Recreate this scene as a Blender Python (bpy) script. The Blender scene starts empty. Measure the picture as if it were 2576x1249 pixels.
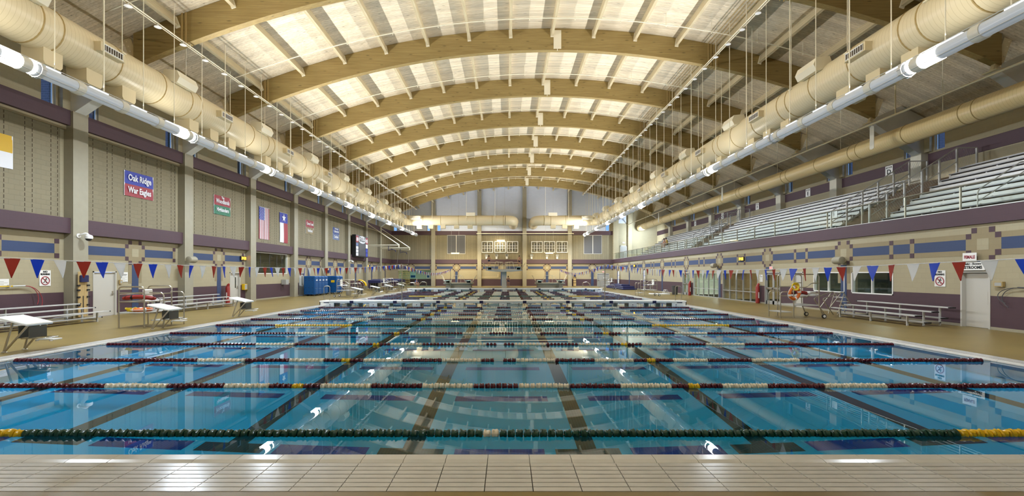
import bpy, bmesh, math, random
from mathutils import Vector, Matrix, Euler
random.seed(7)
SC = bpy.context.scene
C = SC.collection
PI = math.pi
# ------------------------------------------------------------------ camera, world, lights
BAY = 6.72
COL0 = 19.75
DFAR = 73.5
CAMZ = 1.95
FPX = 1145.0
cam = bpy.data.objects.new('camera', bpy.data.cameras.new('camera'))
C.objects.link(cam)
cam.location = (0, 0, CAMZ)
cam.rotation_euler = (PI/2, 0, 0)
cam.data.sensor_width = 36
cam.data.lens = 36*FPX/2576
cam.data.shift_x = 12/2576
cam.data.shift_y = 66.5/2576
cam.data.clip_end = 300
cam.data.clip_start = 0.05
SC.camera = cam
SC.view_settings.view_transform = 'Standard'
SC.view_settings.look = 'None'
SC.view_settings.exposure = 0.36
SC.view_settings.gamma = 1.0
SC.view_settings.use_curve_mapping = False
cy = SC.cycles
cy.use_denoising = True
cy.max_bounces = 10
cy.diffuse_bounces = 6
cy.glossy_bounces = 4
cy.transmission_bounces = 8
cy.transparent_max_bounces = 12
cy.caustics_reflective = False
cy.caustics_refractive = True
cy.sample_clamp_indirect = 10.0
cy.blur_glossy = 0.3
w = bpy.data.worlds.new('world'); SC.world = w; w.use_nodes = True
bg = w.node_tree.nodes['Background']
bg.inputs[0].default_value = (0.22, 0.42, 1.0, 1); bg.inputs[1].default_value = 1.3

TUBE_L, TUBE_R, TUBE_Z = -13.9, 11.8, 8.0
DUCT_L, DUCT_R, DUCT_Z, DUCT_RAD = -15.2, 13.5, 9.95, 0.74

def area_light(name, loc, rot, sx, sy, power, col, spread=PI):
    l = bpy.data.lights.new(name, 'AREA'); l.shape = 'RECTANGLE'; l.size = sx; l.size_y = sy
    l.energy = power; l.color = col; l.spread = spread
    o = bpy.data.objects.new(name, l); C.objects.link(o); o.location = loc; o.rotation_euler = rot
    return o
UPCOL = (0.97, 0.97, 0.98)
UP_P = 4900.0; LAMP_P = 350.0
# the two light pipes throw most of their light up to the roof and leak some downwards
for nm, x, s in (('left', TUBE_L, 1), ('right', TUBE_R, -1)):
    area_light('light_pipe_uplight_'+nm, (x+s*0.1, 33, TUBE_Z+0.30), (PI, s*math.radians(56), 0), 0.2, 73, UP_P, UPCOL, math.radians(128))

LIT = {'left': set(range(-2, 8)), 'right': {-1, 1, 3, 4, 5, 6, 7, 8}}
def lamp_y(k): return min(COL0+BAY*k-0.2, 68.9)
for nm, x in (('left', TUBE_L), ('right', TUBE_R)):
    for k in sorted(LIT[nm]):
        lo = area_light('lamp_head_light', (x, lamp_y(k), TUBE_Z-0.23), (0, math.radians(-22) if nm == 'right' else 0, 0), 0.34, 0.9, LAMP_P, (0.80, 0.93, 1.08))
        lo.data.cycles.is_caustics_light = True

# ------------------------------------------------------------------ helpers
def px(x, y, D):
    return Vector(((x-1276)*D/FPX, D, CAMZ-(y-691)*D/FPX))

class MB:
    def __init__(s):
        s.v = []; s.f = []; s.mi = []; s.cur = 0
    def add(s, vs, fs):
        b = len(s.v); s.v += [tuple(p) for p in vs]
        for f in fs:
            s.f.append(tuple(b+i for i in f)); s.mi.append(s.cur)
        return s
    def box(s, x0, x1, y0, y1, z0, z1):
        if x0 > x1: x0, x1 = x1, x0
        if y0 > y1: y0, y1 = y1, y0
        if z0 > z1: z0, z1 = z1, z0
        return s.add([(x0,y0,z0),(x1,y0,z0),(x1,y1,z0),(x0,y1,z0),(x0,y0,z1),(x1,y0,z1),(x1,y1,z1),(x0,y1,z1)],
              [(0,3,2,1),(4,5,6,7),(0,1,5,4),(1,2,6,5),(2,3,7,6),(3,0,4,7)])
    def bbox(s, x0, x1, y0, y1, z0, z1, b=0.01):
        # box with chamfered vertical and top edges
        if x0 > x1: x0, x1 = x1, x0
        if y0 > y1: y0, y1 = y1, y0
        b = min(b, (x1-x0)/2.5, (y1-y0)/2.5, (z1-z0)/1.5)
        def ring(i, z):
            return [(x0+i,y0+b,z),(x0+b,y0+i,z),(x1-b,y0+i,z),(x1-i,y0+b,z),(x1-i,y1-b,z),(x1-b,y1-i,z),(x0+b,y1-i,z),(x0+i,y1-b,z)]
        r0, r1 = ring(0, z0), ring(0, z1-b)
        r2 = [(min(max(x, x0+b), x1-b), min(max(y, y0+b), y1-b), z1) for x, y, z in ring(0, z1)]
        vs = r0+r1+r2
        fs = [tuple(range(7,-1,-1)), tuple(range(16,24))]
        for k in (0, 8):
            for i in range(8):
                j = (i+1) % 8
                fs.append((k+i, k+j, k+8+j, k+8+i))
        return s.add(vs, fs)
    def obox(s, p, ax, hx, ay, hy, hz):
        ax = Vector(ax).normalized(); ay = Vector(ay); ay = (ay-ax*ay.dot(ax)).normalized(); az = ax.cross(ay)
        p = Vector(p); vs = []
        for k in (-1, 1):
            for a, b in ((-1,-1),(1,-1),(1,1),(-1,1)):
                vs.append(p+ax*hx*a+ay*hy*b+az*hz*k)
        return s.add(vs, [(0,3,2,1),(4,5,6,7),(0,1,5,4),(1,2,6,5),(2,3,7,6),(3,0,4,7)])
    def bar(s, a, b, w, h, up=(0,0,1)):
        a = Vector(a); b = Vector(b); d = b-a
        if abs(d.normalized().dot(Vector(up))) > 0.99: up = (0,1,0)
        side = d.cross(Vector(up))
        return s.obox((a+b)/2, d, d.length/2, side, w/2, h/2)
    def prism_y(s, poly, y0, y1):
        n = len(poly)
        vs = [(x, y0, z) for x, z in poly]+[(x, y1, z) for x, z in poly]
        fs = [tuple(range(n)), tuple(range(2*n-1, n-1, -1))]
        for i in range(n):
            j = (i+1) % n; fs.append((i, n+i, n+j, j))
        return s.add(vs, fs)
    def prism_x(s, poly, x0, x1):
        n = len(poly)
        vs = [(x0, y, z) for y, z in poly]+[(x1, y, z) for y, z in poly]
        fs = [tuple(range(n-1,-1,-1)), tuple(range(n, 2*n))]
        for i in range(n):
            j = (i+1) % n; fs.append((i, j, n+j, n+i))
        return s.add(vs, fs)
    def tube(s, pts, r, n=8, caps=True, closed=False):
        pts = [Vector(p) for p in pts]; m = len(pts); rings = []
        prev = None
        for i, p in enumerate(pts):
            if closed: d = pts[(i+1) % m]-pts[i-1]
            elif i == 0: d = pts[1]-pts[0]
            elif i == m-1: d = pts[-1]-pts[-2]
            else: d = (pts[i+1]-pts[i]).normalized()+(pts[i]-pts[i-1]).normalized()
            d.normalize()
            if prev is None:
                u = d.orthogonal().normalized()
                ref = Vector((0,0,1)) if abs(d.z) < 0.9 else Vector((0,1,0))
                u = (ref-d*ref.dot(d)).normalized()
            else:
                u = (prev-d*prev.dot(d)); u = u.normalized() if u.length > 1e-6 else d.orthogonal().normalized()
            prev = u; v = d.cross(u)
            rr = r[i] if isinstance(r, (list, tuple)) else r
            rings.append([p+(u*math.cos(2*PI*k/n)+v*math.sin(2*PI*k/n))*rr for k in range(n)])
        vs = [q for rg in rings for q in rg]; fs = []
        for i in range(m if closed else m-1):
            a = i*n; b = ((i+1) % m)*n
            for k in range(n):
                l = (k+1) % n; fs.append((a+k, a+l, b+l, b+k))
        if caps and not closed:
            fs.append(tuple(range(n-1,-1,-1))); fs.append(tuple(range((m-1)*n, m*n)))
        return s.add(vs, fs)
    def lathe(s, prof, n=12, c=(0,0,0), axis='z', caps=True):
        vs = []; fs = []
        for r, h in prof:
            for k in range(n):
                a = 2*PI*k/n; p = (r*math.cos(a), r*math.sin(a), h)
                if axis == 'x': p = (p[2], p[0], p[1])
                elif axis == 'y': p = (p[1], p[2], p[0])
                vs.append((p[0]+c[0], p[1]+c[1], p[2]+c[2]))
        m = len(prof)
        for i in range(m-1):
            for k in range(n):
                l = (k+1) % n; fs.append((i*n+k, i*n+l, (i+1)*n+l, (i+1)*n+k))
        if caps:
            fs.append(tuple(range(n-1,-1,-1))); fs.append(tuple(range((m-1)*n, m*n)))
        return s.add(vs, fs)
    def ball(s, c, rx, ry=None, rz=None, n=10, m=6):
        ry = rx if ry is None else ry; rz = rx if rz is None else rz
        prof = [(max(math.sin(PI*i/m), 0.02), -math.cos(PI*i/m)) for i in range(m+1)]
        b = len(s.v); s.lathe(prof, n)
        for i in range(b, len(s.v)):
            x, y, z = s.v[i]; s.v[i] = (x*rx+c[0], y*ry+c[1], z*rz+c[2])
        return s
    def quad(s, a, b, c, d):
        return s.add([a,b,c,d], [(0,1,2,3)])
    def move(s, M, start=0):
        for i in range(start, len(s.v)): s.v[i] = tuple(M @ Vector(s.v[i]))
        return s
    def mesh(s, name, mats, smooth=False):
        me = bpy.data.meshes.new(name); me.from_pydata(s.v, [], s.f)
        if not isinstance(mats, (list, tuple)): mats = [mats]
        for m in mats: me.materials.append(m)
        if len(mats) > 1:
            for p, i in zip(me.polygons, s.mi): p.material_index = i
        if smooth:
            for p in me.polygons: p.use_smooth = True
        me.validate()
        bm = bmesh.new(); bm.from_mesh(me); bmesh.ops.recalc_face_normals(bm, faces=bm.faces)
        if smooth:
            for e in bm.edges:
                if len(e.link_faces) == 2 and e.calc_face_angle(0) > 0.7: e.smooth = False
        bm.to_mesh(me); bm.free(); me.update()
        return me

def link(name, me, parent=None, loc=(0,0,0), rot=(0,0,0)):
    o = bpy.data.objects.new(name, me); C.objects.link(o); o.location = loc; o.rotation_euler = rot
    if parent is not None: o.parent = parent
    return o
def part(name, mb, mat, parent, smooth=False, world=False, loc=(0,0,0), rot=(0,0,0), label=None, stuff=False):
    if world:
        inv = Vector(parent.location) if parent.parent is None else Vector(parent.location)+Vector(parent.parent.location)
        mb.v = [(x-inv.x, y-inv.y, z-inv.z) for x, y, z in mb.v]
    o = link(name, mb.mesh(name, mat, smooth), parent, loc, rot)
    if label: o['label'] = label
    if stuff: o['kind'] = 'stuff'
    return o
def tag(o, label, cat, group=None, kind=None):
    o['label'] = label; o['category'] = cat
    if group: o['group'] = group
    if kind: o['kind'] = kind
    return o
def thing(name, label, cat, loc=(0,0,0), rz=0, group=None, kind=None):
    o = bpy.data.objects.new(name, None); C.objects.link(o); o.location = loc; o.rotation_euler = (0,0,rz)
    o.empty_display_size = 0.2
    return tag(o, label, cat, group, kind)
def single(name, mb, mat, label, cat, smooth=False, group=None, kind=None, loc=(0,0,0), rz=0):
    o = link(name, mb.mesh(name, mat, smooth), None, loc, (0,0,rz))
    return tag(o, label, cat, group, kind)
def struct(name, mb, mat, label, cat, smooth=False, loc=(0,0,0), rz=0):
    return single(name, mb, mat, label, cat, smooth, None, 'structure', loc, rz)
def dup(root, loc, rz=None, label=None):
    r = root.copy(); C.objects.link(r); r.location = loc
    if rz is not None: r.rotation_euler = (0,0,rz)
    if label: r['label'] = label
    for ch in list(root.children):
        c = ch.copy(); C.objects.link(c); c.parent = r
        for g in list(ch.children):
            d = g.copy(); C.objects.link(d); d.parent = c
    return r
def text(body, size, mat, parent, loc, rot, name='lettering', sx=1.0, bold=0.0, align='CENTER'):
    cu = bpy.data.curves.new(name, 'FONT'); cu.body = body; cu.size = size
    cu.align_x = align; cu.align_y = 'CENTER'; cu.offset = bold; cu.extrude = 0.002; cu.resolution_u = 2
    cu.materials.append(mat)
    tmp = bpy.data.objects.new(name, cu)
    me = bpy.data.meshes.new_from_object(tmp); me.name = name
    bpy.data.objects.remove(tmp); bpy.data.curves.remove(cu)
    if not me.materials: me.materials.append(mat)
    o = bpy.data.objects.new(name, me); C.objects.link(o); o.parent = parent
    o.location = loc; o.rotation_euler = rot; o.scale = (sx, 1, 1)
    return o
def arc_pts(c, r, a0, a1, n, plane='xz', const=0):
    out = []
    for i in range(n+1):
        a = a0+(a1-a0)*i/n; u, v = c[0]+r*math.cos(a), c[1]+r*math.sin(a)
        out.append((u, const, v) if plane == 'xz' else ((const, u, v) if plane == 'yz' else (u, v, const)))
    return out
def round_path(pts, r=0.06, n=4):
    # polyline with rounded corners
    P = [Vector(p) for p in pts]; out = [P[0]]
    for i in range(1, len(P)-1):
        a = (P[i-1]-P[i]); b = (P[i+1]-P[i]); t = min(r, a.length*0.45, b.length*0.45)
        p0 = P[i]+a.normalized()*t; p1 = P[i]+b.normalized()*t
        for k in range(n+1):
            s = k/n; out.append(p0*(1-s)**2+P[i]*2*s*(1-s)+p1*s*s)
    out.append(P[-1]); return out

# ------------------------------------------------------------------ materials
def newmat(name):
    m = bpy.data.materials.new(name); m.use_nodes = True
    return m, m.node_tree.nodes, m.node_tree.links, m.node_tree.nodes['Principled BSDF']
def pmat(name, col, rough=0.5, metal=0.0, noise=0.0, nscale=6.0, bump=0.0, bscale=40.0, spec=0.5, emit=None, estr=0.0, trans=0.0, ior=1.45, alpha=1.0, coat=0.0):
    m, N, L, b = newmat(name)
    b.inputs['Base Color'].default_value = (*col, 1); b.inputs['Roughness'].default_value = rough
    b.inputs['Metallic'].default_value = metal; b.inputs['Specular IOR Level'].default_value = spec
    b.inputs['Transmission Weight'].default_value = trans; b.inputs['IOR'].default_value = ior
    b.inputs['Coat Weight'].default_value = coat
    if alpha < 1: b.inputs['Alpha'].default_value = alpha
    if emit: b.inputs['Emission Color'].default_value = (*emit, 1); b.inputs['Emission Strength'].default_value = estr
    if noise > 0 or bump > 0:
        tc = N.new('ShaderNodeTexCoord')
    if noise > 0:
        n = N.new('ShaderNodeTexNoise'); n.inputs['Scale'].default_value = nscale; n.inputs['Detail'].default_value = 6
        L.new(tc.outputs['Object'], n.inputs['Vector'])
        r = N.new('ShaderNodeMapRange'); r.inputs['To Min'].default_value = 1-noise; r.inputs['To Max'].default_value = 1+noise
        r.inputs['From Min'].default_value = 0.25; r.inputs['From Max'].default_value = 0.75
        L.new(n.outputs['Fac'], r.inputs['Value'])
        mx = N.new('ShaderNodeMix'); mx.data_type = 'RGBA'; mx.blend_type = 'MULTIPLY'; mx.inputs['Factor'].default_value = 1
        mx.inputs['A'].default_value = (*col, 1); L.new(r.outputs['Result'], mx.inputs['B'])
        L.new(mx.outputs['Result'], b.inputs['Base Color'])
    if bump > 0:
        n2 = N.new('ShaderNodeTexNoise'); n2.inputs['Scale'].default_value = bscale; n2.inputs['Detail'].default_value = 4
        L.new(tc.outputs['Object'], n2.inputs['Vector'])
        bp = N.new('ShaderNodeBump'); bp.inputs['Strength'].default_value = bump; bp.inputs['Distance'].default_value = 0.02
        L.new(n2.outputs['Fac'], bp.inputs['Height']); L.new(bp.outputs['Normal'], b.inputs['Normal'])
    return m
def block_mat(name, col, axis='y', rough=0.75, var=0.018, joint=0.90, bw=0.4, bh=0.2, bump=0.25):
    """painted concrete block: running bond joints in the plane of the wall (axis = horizontal axis of the wall)"""
    m, N, L, b = newmat(name)
    tc = N.new('ShaderNodeTexCoord'); sp = N.new('ShaderNodeSeparateXYZ'); cb = N.new('ShaderNodeCombineXYZ')
    L.new(tc.outputs['Object'], sp.inputs[0]); L.new(sp.outputs['Y' if axis == 'y' else 'X'], cb.inputs['X']); L.new(sp.outputs['Z'], cb.inputs['Y'])
    br = N.new('ShaderNodeTexBrick'); br.inputs['Scale'].default_value = 1.0
    br.inputs['Brick Width'].default_value = bw; br.inputs['Row Height'].default_value = bh
    br.inputs['Mortar Size'].default_value = 0.006; br.inputs['Mortar Smooth'].default_value = 0.3
    L.new(cb.outputs[0], br.inputs['Vector'])
    br.inputs['Color1'].default_value = (*[c*(1-var) for c in col], 1); br.inputs['Color2'].default_value = (*[min(1, c*(1+var)) for c in col], 1)
    br.inputs['Mortar'].default_value = (*[c*joint for c in col], 1)
    L.new(br.outputs['Color'], b.inputs['Base Color'])
    b.inputs['Roughness'].default_value = rough
    n2 = N.new('ShaderNodeTexNoise'); n2.inputs['Scale'].default_value = 60; L.new(tc.outputs['Object'], n2.inputs['Vector'])
    ad = N.new('ShaderNodeMath'); ad.operation = 'MULTIPLY_ADD'; L.new(n2.outputs['Fac'], ad.inputs[0]); ad.inputs[1].default_value = 0.5
    iv = N.new('ShaderNodeMath'); iv.operation = 'SUBTRACT'; iv.inputs[0].default_value = 1; L.new(br.outputs['Fac'], iv.inputs[1])
    L.new(iv.outputs[0], ad.inputs[2])
    bp = N.new('ShaderNodeBump'); bp.inputs['Strength'].default_value = bump; bp.inputs['Distance'].default_value = 0.01
    L.new(ad.outputs[0], bp.inputs['Height']); L.new(bp.outputs['Normal'], b.inputs['Normal'])
    return m
def wood_mat(name, c1, c2, knots=True, stretch=(0.25, 6, 6), plank=0.0, rough=0.55):
    m, N, L, b = newmat(name)
    tc = N.new('ShaderNodeTexCoord'); mp = N.new('ShaderNodeMapping'); mp.inputs['Scale'].default_value = stretch
    L.new(tc.outputs['Object'], mp.inputs['Vector'])
    n = N.new('ShaderNodeTexNoise'); n.inputs['Scale'].default_value = 2.2; n.inputs['Detail'].default_value = 8; n.inputs['Roughness'].default_value = 0.65
    L.new(mp.outputs[0], n.inputs['Vector'])
    cr = N.new('ShaderNodeValToRGB'); cr.color_ramp.elements[0].position = 0.3; cr.color_ramp.elements[1].position = 0.68
    cr.color_ramp.elements[0].color = (*c1, 1); cr.color_ramp.elements[1].color = (*c2, 1)
    L.new(n.outputs['Fac'], cr.inputs[0]); out = cr.outputs[0]
    if knots:
        mp2 = N.new('ShaderNodeMapping'); mp2.inputs['Scale'].default_value = (1.1, 5, 5); L.new(tc.outputs['Object'], mp2.inputs['Vector'])
        vo = N.new('ShaderNodeTexVoronoi'); vo.inputs['Scale'].default_value = 1.0; L.new(mp2.outputs[0], vo.inputs['Vector'])
        k = N.new('ShaderNodeMapRange'); k.inputs['From Min'].default_value = 0.05; k.inputs['From Max'].default_value = 0.16
        k.inputs['To Min'].default_value = 0.45; k.inputs['To Max'].default_value = 1; L.new(vo.outputs['Distance'], k.inputs['Value'])
        mx = N.new('ShaderNodeMix'); mx.data_type = 'RGBA'; mx.blend_type = 'MULTIPLY'; mx.inputs['Factor'].default_value = 1
        L.new(out, mx.inputs['A']); L.new(k.outputs['Result'], mx.inputs['B']); out = mx.outputs['Result']
    if plank > 0:
        sp = N.new('ShaderNodeSeparateXYZ'); L.new(tc.outputs['Object'], sp.inputs[0])
        dv = N.new('ShaderNodeMath'); dv.operation = 'DIVIDE'; L.new(sp.outputs['Y'], dv.inputs[0]); dv.inputs[1].default_value = plank
        fr = N.new('ShaderNodeMath'); fr.operation = 'FRACT'; L.new(dv.outputs[0], fr.inputs[0])
        fl = N.new('ShaderNodeMath'); fl.operation = 'FLOOR'; L.new(dv.outputs[0], fl.inputs[0])
        wn = N.new('ShaderNodeTexWhiteNoise'); wn.noise_dimensions = '1D'; L.new(fl.outputs[0], wn.inputs['W'])
        mr = N.new('ShaderNodeMapRange'); mr.inputs['To Min'].default_value = 0.82; mr.inputs['To Max'].default_value = 1.08; L.new(wn.outputs['Value'], mr.inputs['Value'])
        gt = N.new('ShaderNodeMath'); gt.operation = 'GREATER_THAN'; L.new(fr.outputs[0], gt.inputs[0]); gt.inputs[1].default_value = 0.07
        g2 = N.new('ShaderNodeMapRange'); g2.inputs['To Min'].default_value = 0.6; g2.inputs['To Max'].default_value = 1; L.new(gt.outputs[0], g2.inputs['Value'])
        ml = N.new('ShaderNodeMath'); ml.operation = 'MULTIPLY'; L.new(mr.outputs['Result'], ml.inputs[0]); L.new(g2.outputs['Result'], ml.inputs[1])
        mx = N.new('ShaderNodeMix'); mx.data_type = 'RGBA'; mx.blend_type = 'MULTIPLY'; mx.inputs['Factor'].default_value = 1
        L.new(out, mx.inputs['A']); L.new(ml.outputs[0], mx.inputs['B']); out = mx.outputs['Result']
    L.new(out, b.inputs['Base Color']); b.inputs['Roughness'].default_value = rough
    return m
def stripe_mat(name, col, dark, axis='Y', period=0.05, duty=0.25, rough=0.4, metal=0.0, bump=0.0):
    m, N, L, b = newmat(name)
    tc = N.new('ShaderNodeTexCoord'); sp = N.new('ShaderNodeSeparateXYZ'); L.new(tc.outputs['Object'], sp.inputs[0])
    dv = N.new('ShaderNodeMath'); dv.operation = 'DIVIDE'; L.new(sp.outputs[axis], dv.inputs[0]); dv.inputs[1].default_value = period
    fr = N.new('ShaderNodeMath'); fr.operation = 'FRACT'; L.new(dv.outputs[0], fr.inputs[0])
    gt = N.new('ShaderNodeMath'); gt.operation = 'LESS_THAN'; L.new(fr.outputs[0], gt.inputs[0]); gt.inputs[1].default_value = duty
    mx = N.new('ShaderNodeMix'); mx.data_type = 'RGBA'; L.new(gt.outputs[0], mx.inputs['Factor'])
    mx.inputs['A'].default_value = (*col, 1); mx.inputs['B'].default_value = (*dark, 1)
    L.new(mx.outputs['Result'], b.inputs['Base Color']); b.inputs['Roughness'].default_value = rough; b.inputs['Metallic'].default_value = metal
    return m
CREAM = (0.375, 0.325, 0.21); TAN = (0.28, 0.225, 0.128); MAROON = (0.068, 0.034, 0.044); NAVY = (0.030, 0.052, 0.125)
M = {}
for ax in 'xy':
    M['cream_'+ax] = block_mat('painted cream block '+ax, CREAM, ax)
    M['tan_'+ax] = block_mat('painted tan block '+ax, TAN, ax)
    M['split_'+ax] = block_mat('split face tan block '+ax, (0.245, 0.212, 0.135), ax, rough=0.9, var=0.03, joint=0.85, bump=0.6)
    M['maroon_'+ax] = block_mat('painted maroon block '+ax, MAROON, ax, rough=0.6)
    M['navy_'+ax] = block_mat('painted navy block '+ax, NAVY, ax, rough=0.6)
    M['grey_'+ax] = block_mat('pale grey upper block '+ax, (0.60, 0.65, 0.76), ax, joint=0.9)  # grey raised and cooled in colour to stand in for cool light up there
M['cream_g'] = block_mat('cream gallery block', (0.60, 0.51, 0.33), 'y')  # same cream paint, lightened in colour to make up for weak gallery light
M['conc_g'] = pmat('cream gallery concrete', (0.62, 0.58, 0.46), 0.6, noise=0.05, nscale=3)  # same concrete as the left columns, paler to stand in for light on them
M['slot'] = pmat('open block joint', (0.07, 0.05, 0.03), 0.9)
M['conc'] = pmat('cream painted concrete', (0.32, 0.292, 0.213), 0.6, noise=0.05, nscale=3)
M['conc_grey'] = pmat('grey painted concrete', (0.62, 0.61, 0.56), 0.6, noise=0.05, nscale=2)
M['deck'] = pmat('ochre sealed deck', (0.235, 0.168, 0.048), 0.33, noise=0.14, nscale=0.9, bump=0.12, bscale=120, spec=0.45)
M['roofdeck'] = wood_mat('whitewashed roof planks', (0.55, 0.44, 0.27), (0.80, 0.705, 0.535), knots=True, stretch=(0.35, 8, 8), plank=0.14)
M['glulam'] = wood_mat('laminated pine', (0.225, 0.15, 0.047), (0.345, 0.25, 0.088), stretch=(0.3, 7, 7))
M['purlin'] = wood_mat('pale timber purlin', (0.42, 0.34, 0.19), (0.58, 0.49, 0.31), knots=False, stretch=(6, 0.4, 6))
M['duct'] = stripe_mat('cream spiral duct', (0.70, 0.60, 0.39), (0.60, 0.50, 0.30), 'Y', 0.14, 0.12, 0.32)
M['ductx'] = stripe_mat('cream spiral cross duct', (0.70, 0.60, 0.39), (0.62, 0.52, 0.32), 'X', 0.14, 0.12, 0.32)
M['duct_plain'] = pmat('cream duct metal', (0.68, 0.58, 0.37), 0.35)
M['duct_seam'] = pmat('tan duct seam', (0.42, 0.30, 0.12), 0.4)
M['pipe'] = pmat('cream painted pipe', (0.78, 0.72, 0.55), 0.4)
M['white'] = pmat('white paint', (0.80, 0.79, 0.76), 0.45)
M['white_plastic'] = pmat('white plastic', (0.82, 0.81, 0.77), 0.35, bump=0.05, bscale=90)
M['black'] = pmat('black plastic', (0.015, 0.015, 0.017), 0.4)
M['darkgrey'] = pmat('dark grey', (0.07, 0.07, 0.075), 0.5)
M['grey'] = pmat('grey metal paint', (0.36, 0.36, 0.34), 0.45)
M['doorgrey'] = pmat('light grey door paint', (0.52, 0.50, 0.45), 0.4)
M['steel'] = pmat('brushed stainless', (0.50, 0.46, 0.38), 0.3, metal=0.85)
M['alu'] = pmat('bleacher aluminium', (0.55, 0.55, 0.53), 0.4, metal=0.25)
M['alu_rib'] = stripe_mat('ribbed bleacher aluminium', (0.24, 0.24, 0.255), (0.12, 0.12, 0.13), 'X', 0.055, 0.3, 0.4, 0.45)
M['tile'] = pmat('cream gutter tile', (0.58, 0.575, 0.56), 0.22, noise=0.10, nscale=2.5, spec=0.6)
M['rim'] = pmat('cream rim tile', (0.64, 0.635, 0.61), 0.18, noise=0.05, nscale=3)
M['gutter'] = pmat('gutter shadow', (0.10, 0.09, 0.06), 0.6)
M['poolfloor'] = pmat('pale blue plaster', (0.42, 0.80, 1.0), 0.6, noise=0.03, nscale=0.4)
M['laneline'] = stripe_mat('dark lane tile', (0.052, 0.045, 0.042), (0.09, 0.08, 0.075), 'X', 0.05, 0.2)
M['lanedash'] = stripe_mat('navy lane tile', (0.03, 0.06, 0.42), (0.06, 0.10, 0.50), 'X', 0.05, 0.2)
def vinyl(name, col):
    m, N, L, b = newmat(name); b.inputs['Base Color'].default_value = (*col, 1); b.inputs['Roughness'].default_value = 0.35
    t = N.new('ShaderNodeBsdfTranslucent'); t.inputs[0].default_value = (*col, 1); mx = N.new('ShaderNodeMixShader'); mx.inputs[0].default_value = 0.4
    L.new(b.outputs[0], mx.inputs[1]); L.new(t.outputs[0], mx.inputs[2]); L.new(mx.outputs[0], N['Material Output'].inputs[0]); return m
M['red'] = vinyl('red vinyl', (0.58, 0.07, 0.04)); M['blue'] = vinyl('blue vinyl', (0.015, 0.10, 0.80))
M['pwhite'] = vinyl('white vinyl', (0.97, 0.97, 0.97))
M['wine'] = pmat('wine float plastic', (0.09, 0.008, 0.022), 0.25); M['fwhite'] = pmat('white float plastic', (0.78, 0.74, 0.62), 0.3)
M['fyellow'] = pmat('yellow float plastic', (0.78, 0.50, 0.01), 0.3); M['fgreen'] = pmat('dark green float plastic', (0.006, 0.055, 0.038), 0.25)
M['orange'] = pmat('orange buoy', (0.70, 0.16, 0.02), 0.4); M['yellow'] = pmat('yellow rope', (0.80, 0.60, 0.02), 0.5)
M['redtube'] = pmat('red foam', (0.28, 0.022, 0.016), 0.45); M['bluebin'] = pmat('royal blue plastic', (0.004, 0.075, 0.25), 0.4)
M['woodboard'] = wood_mat('varnished board', (0.36, 0.24, 0.09), (0.50, 0.36, 0.16), stretch=(5, 5, 0.5))
M['sky_blue'] = pmat('pale blue board', (0.45, 0.70, 0.72), 0.4)
M['navy_cover'] = pmat('navy cover', (0.012, 0.014, 0.07), 0.5)
M['glassdark'] = pmat('dark window glass', (0.02, 0.025, 0.02), 0.03, spec=0.9)
M['lens'] = pmat('lit lamp lens', (1, 1, 1), 0.3, emit=(1, 0.97, 0.9), estr=22)
M['pipeglow'] = pmat('light pipe film', (0.34, 0.36, 0.38), 0.2, emit=(0.84, 0.92, 1.0), estr=0.16)
M['pipeline'] = pmat('light pipe slit', (0.9, 0.9, 0.9), 0.2, emit=(0.9, 0.96, 1.0), estr=2.2)
M['collar'] = pmat('translucent collar', (0.52, 0.50, 0.42), 0.3, emit=(1, 0.95, 0.8), estr=0.06)
M['amber'] = pmat('amber led', (0.8, 0.4, 0.02), 0.4, emit=(1.0, 0.50, 0.04), estr=3.5)
M['warmlamp'] = pmat('warm strip lamp', (1, 0.8, 0.4), 0.4, emit=(1.0, 0.78, 0.36), estr=4)
M['exitred'] = pmat('exit sign face', (0.8, 0.2, 0.2), 0.4, emit=(1.0, 0.18, 0.16), estr=0.9)
M['skin'] = pmat('skin', (0.50, 0.27, 0.17), 0.5); M['hair'] = pmat('dark hair', (0.03, 0.018, 0.012), 0.6)
M['brick'] = block_mat('outside brick', (0.16, 0.12, 0.13), 'x', bw=0.3, bh=0.1, joint=2.2, bump=0.5)
M['maroonpaint'] = pmat('maroon print', (0.28, 0.02, 0.04), 0.5); M['ink'] = pmat('black print', (0.012, 0.012, 0.012), 0.5)
M['greenroom'] = pmat('pale green wall', (0.42, 0.52, 0.42), 0.6)
M['panel'] = pmat('bronze grey panel', (0.11, 0.10, 0.075), 0.4)
def glass_mat(name, tint=(0.85, 0.95, 0.9), refl_rough=0.02, dens=0.12):
    """thin pane: clear with a fresnel reflection"""
    m, N, L, b = newmat(name); N.remove(b); out = N['Material Output']
    t = N.new('ShaderNodeBsdfTransparent'); t.inputs[0].default_value = (*tint, 1)
    g = N.new('ShaderNodeBsdfGlossy'); g.inputs['Roughness'].default_value = refl_rough
    lw = N.new('ShaderNodeLayerWeight'); lw.inputs['Blend'].default_value = 0.5
    pw = N.new('ShaderNodeMath'); pw.operation = 'POWER'; L.new(lw.outputs['Facing'], pw.inputs[0]); pw.inputs[1].default_value = 5
    fr = N.new('ShaderNodeMath'); fr.operation = 'MULTIPLY_ADD'; L.new(pw.outputs[0], fr.inputs[0]); fr.inputs[1].default_value = 0.9; fr.inputs[2].default_value = 0.045
    mx = N.new('ShaderNodeMixShader'); L.new(fr.outputs[0], mx.inputs[0]); L.new(t.outputs[0], mx.inputs[1]); L.new(g.outputs[0], mx.inputs[2])
    L.new(mx.outputs[0], out.inputs[0]); return m
M['glass'] = glass_mat('clear guard glass', (0.93, 0.97, 0.95)); M['winglass'] = glass_mat('window glass', (0.86, 0.92, 0.89))
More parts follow.
